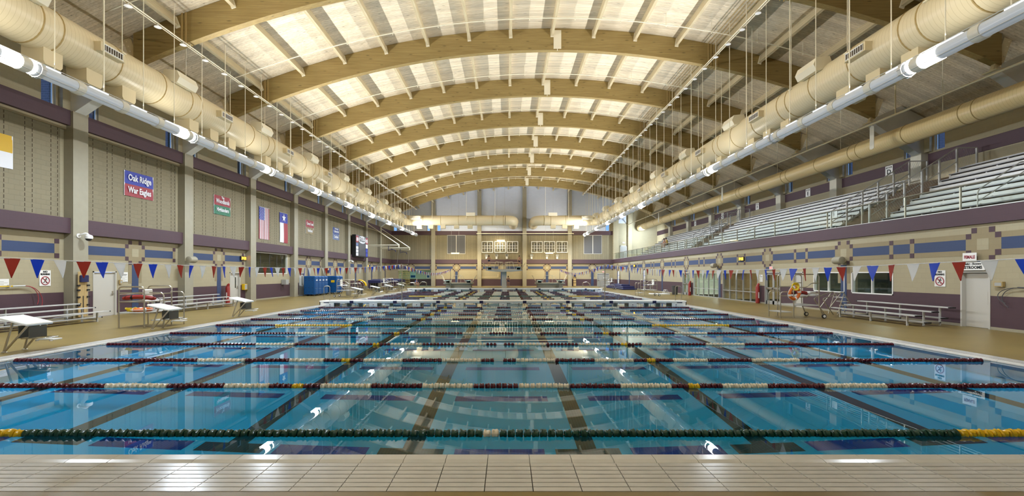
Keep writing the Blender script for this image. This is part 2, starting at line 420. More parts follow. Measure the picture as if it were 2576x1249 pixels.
def water_mat():
    m, N, L, b = newmat('pool water'); N.remove(b)
    rf = N.new('ShaderNodeBsdfRefraction'); rf.inputs['Color'].default_value = (0.15, 0.79, 1.0, 1); rf.inputs['Roughness'].default_value = 0; rf.inputs['IOR'].default_value = 1.333
    gl = N.new('ShaderNodeBsdfGlossy'); gl.inputs['Color'].default_value = (1, 1, 1, 1); gl.inputs['Roughness'].default_value = 0.0
    fr = N.new('ShaderNodeFresnel'); fr.inputs['IOR'].default_value = 1.333
    mx = N.new('ShaderNodeMixShader'); L.new(fr.outputs[0], mx.inputs[0]); L.new(rf.outputs[0], mx.inputs[1]); L.new(gl.outputs[0], mx.inputs[2])
    L.new(mx.outputs[0], N['Material Output'].inputs[0])
    tc = N.new('ShaderNodeTexCoord'); n1 = N.new('ShaderNodeTexNoise'); n1.inputs['Scale'].default_value = 0.8; n1.inputs['Detail'].default_value = 2
    L.new(tc.outputs['Object'], n1.inputs['Vector'])
    bp = N.new('ShaderNodeBump'); bp.inputs['Strength'].default_value = 0.003; bp.inputs['Distance'].default_value = 0.02
    L.new(n1.outputs['Fac'], bp.inputs['Height'])
    for x in (rf, gl): L.new(bp.outputs['Normal'], x.inputs['Normal'])
    return m
M['water'] = water_mat()
# ------------------------------------------------------------------ the setting
PL, PR, PN, PF = -11.5, 11.15, 4.97, 66.0
WZ = -0.05
XL, XR, XG = -18.9, 17.1, 24.2     # left wall, lower right wall, upper right wall
XCEN = 2.6; RB = 46.0; ZARC = 14.95-46.0; RD = 47.25
def zb(x): return ZARC+math.sqrt(RB*RB-(x-XCEN)**2)
def zd(x): return ZARC+math.sqrt(RD*RD-(x-XCEN)**2)
COLS = [COL0+BAY*k for k in range(-3, 8)]

fl = MB()
fl.box(XL-0.5, PL-0.5, -4, 74, -0.3, 0); fl.box(PR+0.5, XG+0.5, -4, 74, -0.3, 0)
fl.box(PL-0.5, PR+0.5, -4, 4.08, -0.3, 0); fl.box(PL-0.5, PR+0.5, PF+0.5, 74, -0.3, 0)
floor = struct('floor', fl, M['deck'], 'ochre sealed concrete pool deck running all round the water', 'floor')
# pool shell
pb = MB()
pb.box(PL-0.6, PR+0.6, PN-0.9, PF+0.6, -2.3, -2.05)
pb.box(PL-0.15, PL, PN, PF, -2.05, WZ-0.01); pb.box(PR, PR+0.15, PN, PF, -2.05, WZ-0.01)
pb.box(PL-0.15, PR+0.15, PN-0.15, PN, -2.05, WZ-0.01); pb.box(PL-0.15, PR+0.15, PF, PF+0.15, -2.05, WZ-0.01)
basin = struct('pool_basin', pb, M['poolfloor'], 'pale blue plastered pool basin under the water', 'pool')
XC0 = -0.12
for i in range(8):
    x = XC0+(i-3.5)*2.743
    part('lane_line', MB().box(x-0.15, x+0.15, 7.15, 64, -2.05, -2.044), M['laneline'], basin)
    part('lane_target', MB().box(x-0.5, x+0.5, 6.85, 7.15, -2.05, -2.043), M['laneline'], basin)
dash0 = MB().box(-0.70, 0.70, -0.16, 0.16, 0, 0.006).mesh('cross_lane_dash', M['lanedash'])
dash = MB().box(-0.95, 0.95, -0.15, 0.15, 0, 0.006).mesh('cross_lane_dash', M['lanedash'])
for j in range(0, 20):
    for i in range(9):
        x = XC0+(i-4)*2.743
        if abs(x) < 10.4: link('cross_lane_dash', dash if j else dash0, basin, (x, 7.0+2.4*j, -2.05))
wt = MB(); wt.quad((PL-0.02, PN-0.02, WZ), (PR+0.02, PN-0.02, WZ), (PR+0.02, PF+0.02, WZ), (PL-0.02, PF+0.02, WZ))
water = struct('water', wt, M['water'], 'calm clear blue pool water mirroring the roof', 'water')
water.cycles.is_caustics_caster = True; basin.cycles.is_caustics_receiver = True; water.data.polygons[0].use_smooth = True
# gutter all round: dark trough, rolled rim tiles, slotted grate panels
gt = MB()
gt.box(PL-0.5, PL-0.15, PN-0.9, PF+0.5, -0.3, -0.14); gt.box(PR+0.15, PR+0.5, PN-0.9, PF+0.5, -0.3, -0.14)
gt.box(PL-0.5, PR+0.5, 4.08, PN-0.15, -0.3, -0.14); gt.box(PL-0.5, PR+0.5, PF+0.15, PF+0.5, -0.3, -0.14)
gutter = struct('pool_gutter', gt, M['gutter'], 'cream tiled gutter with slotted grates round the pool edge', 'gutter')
def rim_mesh(L, w):
    # rim profile across local y (0 = water side, w = deck side), length along x
    prof = [(0, -0.14), (0, -0.035), (0.015, -0.012), (0.05, 0.0), (w*0.7, 0.0), (w-0.02, -0.012), (w, -0.03), (w, -0.14)]
    m = MB(); m.prism_x(prof, -L/2+0.003, L/2-0.003); return m.mesh('rim_tile', M['rim'], False)
def grate_mesh(L, w, nb):
    m = MB(); p = w/nb
    for k in range(nb):
        m.box(-L/2+0.004, L/2-0.004, k*p+0.0065, (k+1)*p-0.0065, -0.05, -0.002)
    for k in range(1, nb):
        m.box(-L/2+0.004, -0.125, k*p-0.0075, k*p+0.0075, -0.05, -0.008); m.box(0.125, L/2-0.004, k*p-0.0075, k*p+0.0075, -0.05, -0.008)
    return m.mesh('grate_panel', M['tile'])
GL = 0.441
rm = rim_mesh(GL, 0.25); gm = grate_mesh(GL, 0.62, 7)
for i in range(-27, 27):
    x = 0.014+GL*i
    if PL-0.45 < x < PR+0.45:
        link('rim_tile', rm, gutter, (x, PN, 0), (0, 0, PI)).scale = (-1, 1, 1)
        gap = 0.006 if abs(x) < 0.6 else 0
        link('grate_panel', gm, gutter, (x, 4.71, 0), (0, 0, PI))
rs = rim_mesh(0.6, 0.16); gs = grate_mesh(0.6, 0.34, 4)
for j in range(102):
    y = PN+0.3+0.6*j
    if y > PF: break
    link('rim_tile', rs, gutter, (PL, y, 0), (0, 0, PI/2)); link('grate_panel', gs, gutter, (PL-0.16, y, 0), (0, 0, PI/2))
    link('rim_tile', rs, gutter, (PR, y, 0), (0, 0, -PI/2)); link('grate_panel', gs, gutter, (PR+0.16, y, 0), (0, 0, -PI/2))
part('far_rim', MB().box(PL-0.5, PR+0.5, PF, PF+0.5, -0.14, 0), M['rim'], gutter)

def cut_wall(mb, plane, a0, a1, u0, u1, z0, z1, holes):
    """slab between a0..a1 (thickness), spanning u0..u1 and z0..z1 with rectangular holes (u0,u1,z0,z1)"""
    us = sorted(set([u0, u1]+[h for o in holes for h in o[:2] if u0 < h < u1]))
    for a, b in zip(us[:-1], us[1:]):
        mid = (a+b)/2
        zs = sorted([(o[2], o[3]) for o in holes if o[0] < mid < o[1]])
        z = z0
        for h0, h1 in zs+[(z1, z1)]:
            if h0 > z+1e-4:
                if plane == 'x': mb.box(a0, a1, a, b, z, h0)
                else: mb.box(a, b, a0, a1, z, h0)
            z = max(z, h1)
def hi_windows(cols): return [(c+d, c+d+0.6, 8.97, 10.15) for c in cols for d in (-1.3, 0.7)]

# ---- left wall
DOORL = [(20.75, 22.0, 0, 2.1), (31.0, 32.2, 0, 2.1), (41.3, 42.5, 0, 2.1)]
OFFICE = (33.7, 39.1, 2.0, 3.66)
mb = MB(); cut_wall(mb, 'x', XL-0.2, XL, -4, 74, 0, 12.6, DOORL+[OFFICE]+hi_windows(COLS))
wall_left = struct('wall_left', mb, M['cream_y'], 'long left block wall of cream, tan, navy and maroon courses', 'wall')
# ---- right wall below the gallery, gallery slab and the upper wall
RHOLES = [(16.1, 17.16, 0, 2.07), (23.06, 25.4, 1.02, 2.07), (20.16, 22.6, 1.02, 2.07), (36.75, 41.8, 0.02, 2.08), (31.05, 36.1, 0.02, 2.08),
          (28.5, 30.2, 0, 2.1), (42.6, 44.4, 0, 2.1), (26.3, 27.2, 0, 2.1)]
mb = MB(); cut_wall(mb, 'x', XR, XR+0.3, -4, 74, 0, 3.8, RHOLES)
wall_right = struct('wall_right', mb, M['cream_y'], 'right block wall below the spectator gallery, cream over maroon', 'wall')
part('gallery_fascia', MB().box(XR-0.12, XR+0.3, -4, 73.5, 3.77, 4.35), M['maroon_y'], wall_right)
part('fascia_cap', MB().box(XR-0.14, XR+0.32, -4, 73.5, 4.35, 4.375), M['alu'], wall_right, label='thin aluminium cap')
part('gallery_slab', MB().box(XR+0.3, XG, -4, 73.5, 4.0, 4.3), M['conc'], wall_right)
mb = MB(); cut_wall(mb, 'x', XG, XG+0.2, -4, 74, 4.0, 12.6, hi_windows(COLS))
wall_gallery = struct('wall_gallery', mb, M['cream_g'], 'upper right block wall behind the bleachers', 'wall')
# ---- far wall and the wall behind the photographer
FARC = [-11.9, -4.48, 2.78, 10.06]
FARW = [(-18.35, -17.8, 8.97, 10.0), (-12.95, -12.45, 8.97, 10.0), (-11.3, -10.75, 8.97, 10.0), (15.9, 16.5, 8.97, 10.3)]
FARD = (14.5, 16.5, 0, 2.1); ALC = (-17.6, -12.35, 0, 2.75)
mb = MB(); cut_wall(mb, 'y', DFAR, DFAR+0.35, -19.4, 24.7, 0, 16.6, FARW+[FARD, ALC])
wall_far = struct('wall_far', mb, M['cream_x'], 'far end block wall behind the diving boards', 'wall')
struct('wall_near', MB().box(-19.4, 24.7, -4.3, -4, 0, 16.6), M['cream_x'], 'plain cream block wall behind the photographer', 'wall')
part('upper_grey_wall', MB().box(XL, 19.5, DFAR-0.04, DFAR, 8.95, 16.5) if False else MB().prism_y([(XL, 10.2), (-18.6, 10.2), (19.2, 10.2), (19.2, 12.2)]+[(x, zd(x)) for x in range(19, -19, -2)], DFAR-0.03, DFAR), M['grey_x'], wall_far, label='pale grey wall under the arch')

for a_, b_ in ((-17.75, -13.0), (-10.7, -4.8), (-4.16, 2.46), (3.1, 9.74), (10.38, 15.85)): part('upper_grey_wall', MB().box(a_, b_, DFAR-0.03, DFAR, 8.94, 10.2), M['grey_x'], wall_far)
# ---- coloured courses
CELL = 0.203
def wbox(mb, pl, face, s, t, u0, u1, z0, z1):
    # a slab t thick standing on the wall face, growing towards side s
    if pl == 'x': return mb.box(face, face+s*t, u0, u1, z0, z1)
    return mb.box(u0, u1, face, face+s*t, z0, z1)
_acc = {}
def accent(pl, face, s, u, z, wall, key='maroon'):
    k = (pl, s, key)
    if k not in _acc:
        mb = MB(); c = CELL/2-0.003
        if pl == 'x': mb.box(0, s*0.018, -c, c, -c, c)
        else: mb.box(-c, c, 0, s*0.018, -c, c)
        _acc[k] = mb.mesh('accent_block', M[key+('_y' if pl == 'x' else '_x')])
    loc = (face, u, z) if pl == 'x' else (u, face, z)
    return link('accent_block', _acc[k], wall, loc)
def course(name, pl, face, s, t, u0, u1, z0, z1, key, wall):
    if u1-u0 < 0.02: return
    part(name, wbox(MB(), pl, face, s, t, u0, u1, z0, z1), M[key+('_y' if pl == 'x' else '_x')], wall)
ZM = 3.04
def medallion(pl, face, s, u, wall, zlow=0.1, base=True):
    c = CELL; z0 = ZM-3*c
    mb = MB(); cuts = [(1, 5, 0), (0, 6, 1), (0, 6, 2), (0, 6, 3), (0, 6, 4), (1, 5, 5)]
    for a, b, r in cuts: wbox(mb, pl, face, s, 0.014, u+(a-3)*c, u+(b-3)*c, z0+r*c, z0+(r+1)*c)
    part('medallion', mb, M['tan_y' if pl == 'x' else 'tan_x'], wall)
    part('cream_block', wbox(MB(), pl, face, s, 0.02, u-c, u+c, ZM-c, ZM+c), M['cream_y' if pl == 'x' else 'cream_x'], wall)
    for a, r in ((1, 0), (4, 0), (0, 1), (5, 1), (0, 4), (5, 4), (1, 5), (4, 5)):
        accent(pl, face, s, u+(a-2.5)*c, z0+(r+0.5)*c, wall)
    if zlow < z0: course('navy_stripe', pl, face, s, 0.016, u-c, u+c, zlow, z0, 'navy', wall)
    for d in (-1.5, 1.5): course('tan_flank', pl, face, s, 0.010, u+(d-0.5)*c, u+(d+0.5)*c, max(1.5, zlow), z0, 'tan', wall)
def belt(pl, face, s, u0, u1, wall):
    c = CELL
    course('tan_course', pl, face, s, 0.008, u0, u1, ZM+c, ZM+2*c, 'tan', wall)
    course('navy_course', pl, face, s, 0.010, u0, u1, ZM-c, ZM+c, 'navy', wall)
    course('tan_course', pl, face, s, 0.008, u0, u1, ZM-2*c, ZM-c, 'tan', wall)
def post(pl, face, s, u, wall):
    # two accent blocks with tan between
    c = CELL
    accent(pl, face, s, u, ZM+1.5*c, wall); accent(pl, face, s, u, ZM-1.5*c, wall)
    course('tan_block', pl, face, s, 0.012, u-c/2, u+c/2, ZM-c, ZM+c, 'tan', wall)
def base(pl, face, s, u0, u1, wall, holes, top=1.19):
    cur = u0
    hs = sorted((h[0], h[1], h[2]) for h in holes if h[2] < top and h[1] > u0 and h[0] < u1)
    for a, b, hz in hs+[(u1, u1, 0)]:
        if a-cur > 0.05: course('maroon_base', pl, face, s, 0.006, cur, a, 0.1, top, 'maroon', wall)
        if hz > 0.15: course('maroon_base', pl, face, s, 0.006, a, b, 0.1, hz, 'maroon', wall)
        cur = max(cur, b)
# left wall, bay by bay
cw = 0.36
EDGES = [c for c in COLS]+[DFAR+0.2]
for ci, (a, b) in enumerate(zip(EDGES[:-1], EDGES[1:])):
    u0, u1 = a+cw, b-(cw if ci < len(EDGES)-2 else 0)
    if u1 < 5: continue
    part('maroon_band', MB().box(XL, XL+0.30, u0, u1, 8.3, 8.94), M['maroon_y'], wall_left)
    part('maroon_band', MB().box(XL, XL+0.30, u0, u1, 3.70, 4.35), M['maroon_y'], wall_left)
    part('split_face_panel', MB().box(XL, XL+0.05, u0+0.2, u1-0.2, 4.35, 8.3), M['split_y'], wall_left)
    part('ledge', MB().box(XL, XL+0.12, u0, u1, 8.12, 8.3), M['tan_y'], wall_left)
    sl = MB(); n = 6
    for q in range(n):
        for d in (-0.14, 0.14):
            y = u0+0.45+(u1-u0-0.9)*q/(n-1)+d
            for r in range(19):
                sl.box(XL+0.045, XL+0.056, y-0.012, y+0.012, 4.42+r*0.2, 4.42+r*0.2+0.13)
    part('open_joints', sl, M['slot'], wall_left, stuff=True)
    mid = (u0+u1)/2
    if u0 < OFFICE[0]+0.5 < u1:
        base('x', XL, 1, u0, u1, wall_left, [])
        continue
    belt('x', XL, 1, u0+CELL, mid-3*CELL, wall_left); belt('x', XL, 1, mid+3*CELL, u1-CELL-0.2, wall_left)
    post('x', XL, 1, u0+CELL/2, wall_left); post('x', XL, 1, u1-0.2-CELL/2, wall_left)
    medallion('x', XL, 1, mid, wall_left)
    base('x', XL, 1, u0, u1, wall_left, DOORL)
# right wall
RM = [16.35-6.77]+[16.35+6.77*k for k in range(9)]
for a, b in zip(RM[:-1], RM[1:]):
    m = (a+b)/2
    belt('x', XR, -1, a+3*CELL, m-0.62, wall_right); belt('x', XR, -1, m+0.62, b-3*CELL, wall_right)
    belt('x', XR, -1, m-0.42, m+0.42, wall_right)
    post('x', XR, -1, m-0.52, wall_right); post('x', XR, -1, m+0.52, wall_right)
for u in RM:
    over = any(h[0]-0.25 < u < h[1]+0.25 and h[2] < 0.2 for h in RHOLES)
    near = 36.1 < u < 36.75
    medallion('x', XR, -1, u, wall_right, zlow=0.1 if (near or not over) else 2.2)
belt('x', XR, -1, RM[-1]+3*CELL, 73.4, wall_right)
base('x', XR, -1, -4, 73.5, wall_right, RHOLES)
# upper gallery wall band
for a, b in zip(EDGES[:-1], EDGES[1:]):
    if b < 12: continue
    part('maroon_band', MB().box(XG-0.06, XG, a+cw, b-cw, 8.2, 8.86), M['maroon_y'], wall_gallery)
    part('ledge', MB().box(XG-0.10, XG, a+cw, b-cw, 9.9, 10.05), M['cream_g'], wall_gallery)
# far wall
FE = [XL]+FARC+[XR]
for i, (a, b) in enumerate(zip(FE[:-1], FE[1:])):
    u0 = a+(0.33 if i else 0.0); u1 = b-(0.33 if i < 4 else 0.0); mid = (u0+u1)/2
    for z0, z1 in ((8.3, 8.94), (3.70, 4.35)):
        part('maroon_band', MB().box(u0, u1, DFAR-0.25, DFAR, z0, z1), M['maroon_x'], wall_far)
    part('split_face_panel', MB().box(u0+0.15, u1-0.15, DFAR-0.05, DFAR, 4.35, 8.3), M['split_x'], wall_far)
    sl = MB()
    for q in range(9):
        for d in (-0.13, 0.13):
            x = u0+0.5+(u1-u0-1.0)*q/8+d
            for r in range(19): sl.box(x-0.014, x+0.014, DFAR-0.056, DFAR-0.045, 4.42+r*0.2, 4.42+r*0.2+0.13)
    part('open_joints', sl, M['slot'], wall_far, stuff=True)
    belt('y', DFAR, -1, u0+CELL, mid-3*CELL, wall_far); belt('y', DFAR, -1, mid+3*CELL, u1-CELL, wall_far)
    post('y', DFAR, -1, u0+CELL/2, wall_far); post('y', DFAR, -1, u1-CELL/2, wall_far)
    medallion('y', DFAR, -1, mid, wall_far, zlow=2.43 if i == 0 else 0.1)
    base('y', DFAR, -1, u0, u1, wall_far, [FARD, ALC])
# gallery end of the far wall: pilaster and shelf
part('pilaster', MB().box(XR-0.1, XR+0.75, DFAR-0.6, DFAR, 4.3, 12.5), M['cream_x'], wall_far)
part('pilaster', MB().box(19.4, 20.0, DFAR-0.5, DFAR, 4.3, 11.8), M['cream_x'], wall_far)
# low cream plinths
for nm, bx in (('baseboard_left', (XL, XL+0.012, -4, 74, 0, 0.1)), ('baseboard_right', (XR-0.012, XR, -4, 74, 0, 0.1)), ('baseboard_far', (XL, XR, DFAR-0.012, DFAR, 0, 0.1))):
    holes = {'baseboard_left': DOORL, 'baseboard_right': RHOLES, 'baseboard_far': [FARD, ALC]}[nm]
    mb = MB(); pl = 'y' if nm.endswith('far') else 'x'
    if pl == 'x': cut_wall(mb, 'x', bx[0], bx[1], -4, 74, 0, 0.1, [h for h in holes if h[2] < 0.1])
    else: cut_wall(mb, 'y', bx[2], bx[3], XL, XR, 0, 0.1, holes)
    struct(nm, mb, M['conc'], 'low cream plinth along the foot of the '+nm.split('_')[1]+' wall', 'baseboard')

# ---- small high windows beside the columns
def hi_window(n, pl, a, u0, u1, z0, z1, s, where):
    r = thing('window_%d' % n, 'small high daylight window '+where, 'window', (a, u0, z0) if pl == 'x' else (u0, a, z0), 0, 'small high windows', 'structure')
    L = u1-u0; H = z1-z0
    f = MB(); g = MB(); p = MB()
    if pl == 'x':
        for x in ((0, L, 0, 0.05), (0, L, H-0.05, H), (0, 0.05, 0, H), (L-0.05, L, 0, H)): f.box(-s*0.16, -s*0.10, x[0], x[1], x[2], x[3])
        g.box(-s*0.135, -s*0.125, 0.04, L-0.04, 0.04, H-0.04)
        p.box(-s*0.5, -s*1.6, L+0.25, L+0.65, -0.6, H+0.4)
    else:
        for x in ((0, L, 0, 0.05), (0, L, H-0.05, H), (0, 0.05, 0, H), (L-0.05, L, 0, H)): f.box(x[0], x[1], 0.10, 0.16, x[2], x[3])
        g.box(0.04, L-0.04, 0.125, 0.135, 0.04, H-0.04)
    part('window_frame', f, M['white'], r); part('pane', g, M['winglass'], r)
    if pl == 'x': part('brick_pier', p, M['brick'], r)
n = 1
ORD = ['first', 'second', 'third', 'fourth', 'fifth', 'sixth', 'seventh', 'eighth', 'ninth', 'tenth', 'eleventh', 'twelfth']
def nth(k): return ORD[k]
for side, a, s in (('left', XL, 1), ('gallery', XG, -1)):
    for k, c in enumerate(COLS):
        if c < 10: continue
        for d, w_ in ((-1.3, 'before'), (0.7, 'past')):
            hi_window(n, 'x', a, c+d, c+d+0.6, 8.97, 10.15, s, 'just %s the %s column of the %s wall' % (w_, nth(k-2), side)); n += 1
for h, w_ in zip(FARW, ('by the left corner', 'left of the first column', 'right of the first column', 'by the right corner')):
    hi_window(n, 'y', DFAR, h[0], h[1], h[2], h[3], -1, w_+' of the far wall'); n += 1
WN = n

# ---- columns with haunches
def haunch_poly(sgn):
    return [(XCEN+sgn*u, z) for u, z in ((21.5, 8.45), (21.15, 8.9), (18.45, 10.72), (18.75, 11.06), (20.1, 11.66), (21.6, 10.9))]
for side, sgn, xa, xb, z0 in (('left', -1, XL, -18.5, 0), ('gallery', 1, 23.75, XG, 4.3)):
    for k, c in enumerate(COLS):
        if c < -1: continue
        far = k-2
        r = thing('column', '%s cream concrete column along the %s wall counted from the camera' % (nth(k), side), 'column', (xa, c, z0), 0, 'wall columns', 'structure')
        part('shaft', MB().box(xa, xb, c-0.35, c+0.35, z0, 8.92), M['conc'] if sgn < 0 else M['conc_g'], r, world=True)
        part('haunch', MB().prism_y(haunch_poly(sgn), c-0.26, c+0.26), M['conc_grey'], r, world=True, label='grey inclined haunch')
        st = MB(); p0 = Vector((XCEN+sgn*18.55, c, 10.75)); p1 = Vector((XCEN+sgn*19.05, c, 12.15))
        st.bar(p0, p1, 0.34, 0.16, (0, 1, 0)); st.bar(p0+Vector((0, -0.3, 0)), p0+Vector((0, 0.3, 0)), 0.5, 0.05)
        for q in range(6):
            b = p0.lerp(p1, 0.12+q*0.15); st.box(b.x-0.02, b.x+0.02, c-0.20, c-0.17, b.z-0.02, b.z+0.02)
        part('bearing_strut', st, M['duct_plain'], r, world=True, label='cream bolted steel strut')
        part('wall_pad', MB().box(xa if sgn < 0 else xb-0.2, (xa+0.2) if sgn < 0 else xb, c-0.6, c+0.6, 8.95, 10.6), M['cream_y'] if sgn < 0 else M['cream_g'], r, world=True)
for k, x in enumerate(FARC):
    struct('column', MB().bbox(x-0.32, x+0.32, DFAR-0.45, DFAR, 0, min(zd(x)-0.1, 15.9), 0.03), M['conc'], '%s pale column from the left on the far wall' % nth(k), 'column')

# ---- roof deck, arches, purlins
mb = MB(); N = 56; xs = [XL-0.5+(XG+0.5-XL+0.5)*i/N for i in range(N+1)]
poly = [(x, zd(x)) for x in xs]+[(x, zd(x)+0.12) for x in reversed(xs)]
b0 = []
for y in (-4.2, 74.2):
    b0 += [(x, y, zd(x)) for x in xs]+[(x, y, zd(x)+0.12) for x in xs]
n1 = N+1; fs = []
for i in range(N):
    fs.append((i, i+1, 2*n1+i+1, 2*n1+i)); fs.append((n1+i, 3*n1+i, 3*n1+i+1, n1+i+1))
    fs.append((i, n1+i, n1+i+1, i+1)); fs.append((2*n1+i, 2*n1+i+1, 3*n1+i+1, 3*n1+i))
fs += [(0, 2*n1, 3*n1, n1), (N, n1+N, 3*n1+N, 2*n1+N)]
mb.add(b0, fs)
ceiling = struct('ceiling', mb, M['roofdeck'], 'curved roof of whitewashed timber planks above the pool', 'ceiling', smooth=True)
PUR = [(i-7)*2.42 for i in range(15)]
for i, u in enumerate(PUR):
    x = XCEN+u; al = math.asin(u/RD)
    mb = MB(); mb.box(-0.07, 0.07, -BAY/2+0.14, BAY/2-0.14, -0.46, -0.005)
    mb.cur = 1
    for s in (-1, 1): mb.box(-0.10, 0.10, s*(BAY/2-0.20), s*(BAY/2-0.13), -0.52, -0.05)
    me = mb.mesh('purlin', [M['purlin'], M['pipe']])
    for k in range(-4, 8):
        yc = COL0+BAY*(k+0.5)
        if yc < -2 or yc > 72: continue
        link('purlin', me, ceiling, (x, yc, zd(x)), (0, al, 0))
def arch_mesh(w_):
    mb = MB(); n = 44; us = [-18.7+37.4*i/n for i in range(n+1)]
    vs = []
    for y in (-w_/2, w_/2):
        vs += [(XCEN+u, y, zb(XCEN+u)) for u in us]+[(XCEN+u, y, zd(XCEN+u)-0.01) for u in us]
    k = n+1; fs = []
    for i in range(n):
        fs.append((i, i+1, k+i+1, k+i)); fs.append((2*k+i, 3*k+i, 3*k+i+1, 2*k+i+1)); fs.append((i, 2*k+i, 2*k+i+1, i+1)); fs.append((k+i, k+i+1, 3*k+i+1, 3*k+i))
    fs += [(0, k, 3*k, 2*k), (n, 2*k+n, 3*k+n, k+n)]
    mb.add(vs, fs); return mb.mesh('laminated_beam', M['glulam'], True)
am = arch_mesh(0.30)
pm = MB(); xm = 2.9
pm.box(xm-0.22, xm+0.22, -0.175, -0.15, zb(xm)+0.06, zd(xm)-0.12)
for r in range(6):
    for s in (-0.17, 0.17):
        z = zb(xm)+0.12+r*0.19; pm.box(xm+s-0.018, xm+s+0.018, -0.19, -0.17, z, z+0.036)
pm.box(xm-0.02, xm+0.02, -0.17, -0.15, zb(xm)-0.06, zb(xm)+0.06)
pmm = pm.mesh('splice_plate', M['pipe'])
cm = MB()
for dx in (-0.08, 0.08): cm.box(-13.9+dx-0.03, -13.9+dx+0.03, -0.20, -0.15, zb(-13.9)+0.02, zd(-13.9))
cmm = cm.mesh('strap_pair', M['duct_seam'])
for k in range(-3, 8):
    y = COL0+BAY*k
    if y < 3: continue
    lab = ('curved laminated timber arch cut off by the top edge of the photo' if k == 0 else
           ('curved laminated timber arch out of view above the camera' if k < 0 else 'curved laminated timber arch, %s complete one counted from the camera' % nth(k-1)))
    r = thing('roof_arch', lab, 'arch', (0, y, 0), 0, 'laminated roof arches', 'structure')
    link('laminated_beam', am, r); link('splice_plate', pmm, r); link('strap_pair', cmm, r)
# ------------------------------------------------------------------ air ducts
def ring_mesh(r, w, axis):
    mb = MB(); prof = [(r*0.985, -w/2), (r, -w/2), (r+0.018, -w/4), (r+0.018, w/4), (r, w/2), (r*0.985, w/2)]
    mb.lathe(prof, 28, axis=axis, caps=False); return mb.mesh('seam_band', M['duct_seam'], True)
def elbow_pts(c, r, a0, a1, z, n=8):
    return [(c[0]+r*math.cos(a0+(a1-a0)*i/n), c[1]+r*math.sin(a0+(a1-a0)*i/n), z) for i in range(n+1)]
seam_y = ring_mesh(DUCT_RAD, 0.06, 'y'); seam_x = ring_mesh(DUCT_RAD, 0.06, 'x')
def nozzle_mesh():
    mb = MB(); mb.box(-0.36, 0.36, -0.32, 0.32, -0.36, 0.14); mb.prism_x([(-0.32, -0.36), (0.32, -0.36), (0.25, -0.46), (-0.25, -0.46)], -0.36, 0.36)
    return mb.mesh('bottom_nozzle', M['duct_plain'])
nozz = nozzle_mesh()
tdm = MB(); tdm.prism_y([(-0.32, -0.1), (0.40, -0.22), (0.52, 0.02), (0.40, 0.30), (-0.15, 0.36)], -0.6, 0.6)
top_diff = tdm.mesh('top_diffuser', M['pipe'])
gsm = MB(); gsm.box(0, 0.34, -0.5, 0.5, -0.16, 0.16)
gs_body = gsm.mesh('side_register', M['duct_plain'])
gfm = MB()
for z in (-0.13, 0.10): gfm.box(0.335, 0.36, -0.42, 0.42, z, z+0.03)
for i in range(9): gfm.box(0.335, 0.355, -0.42+i*0.1, -0.40+i*0.1, -0.13, 0.13)
gs_face = gfm.mesh('register_grille', M['white']); gs_dark = MB().box(0.33, 0.342, -0.42, 0.42, -0.12, 0.12).mesh('register_opening', M['slot'])
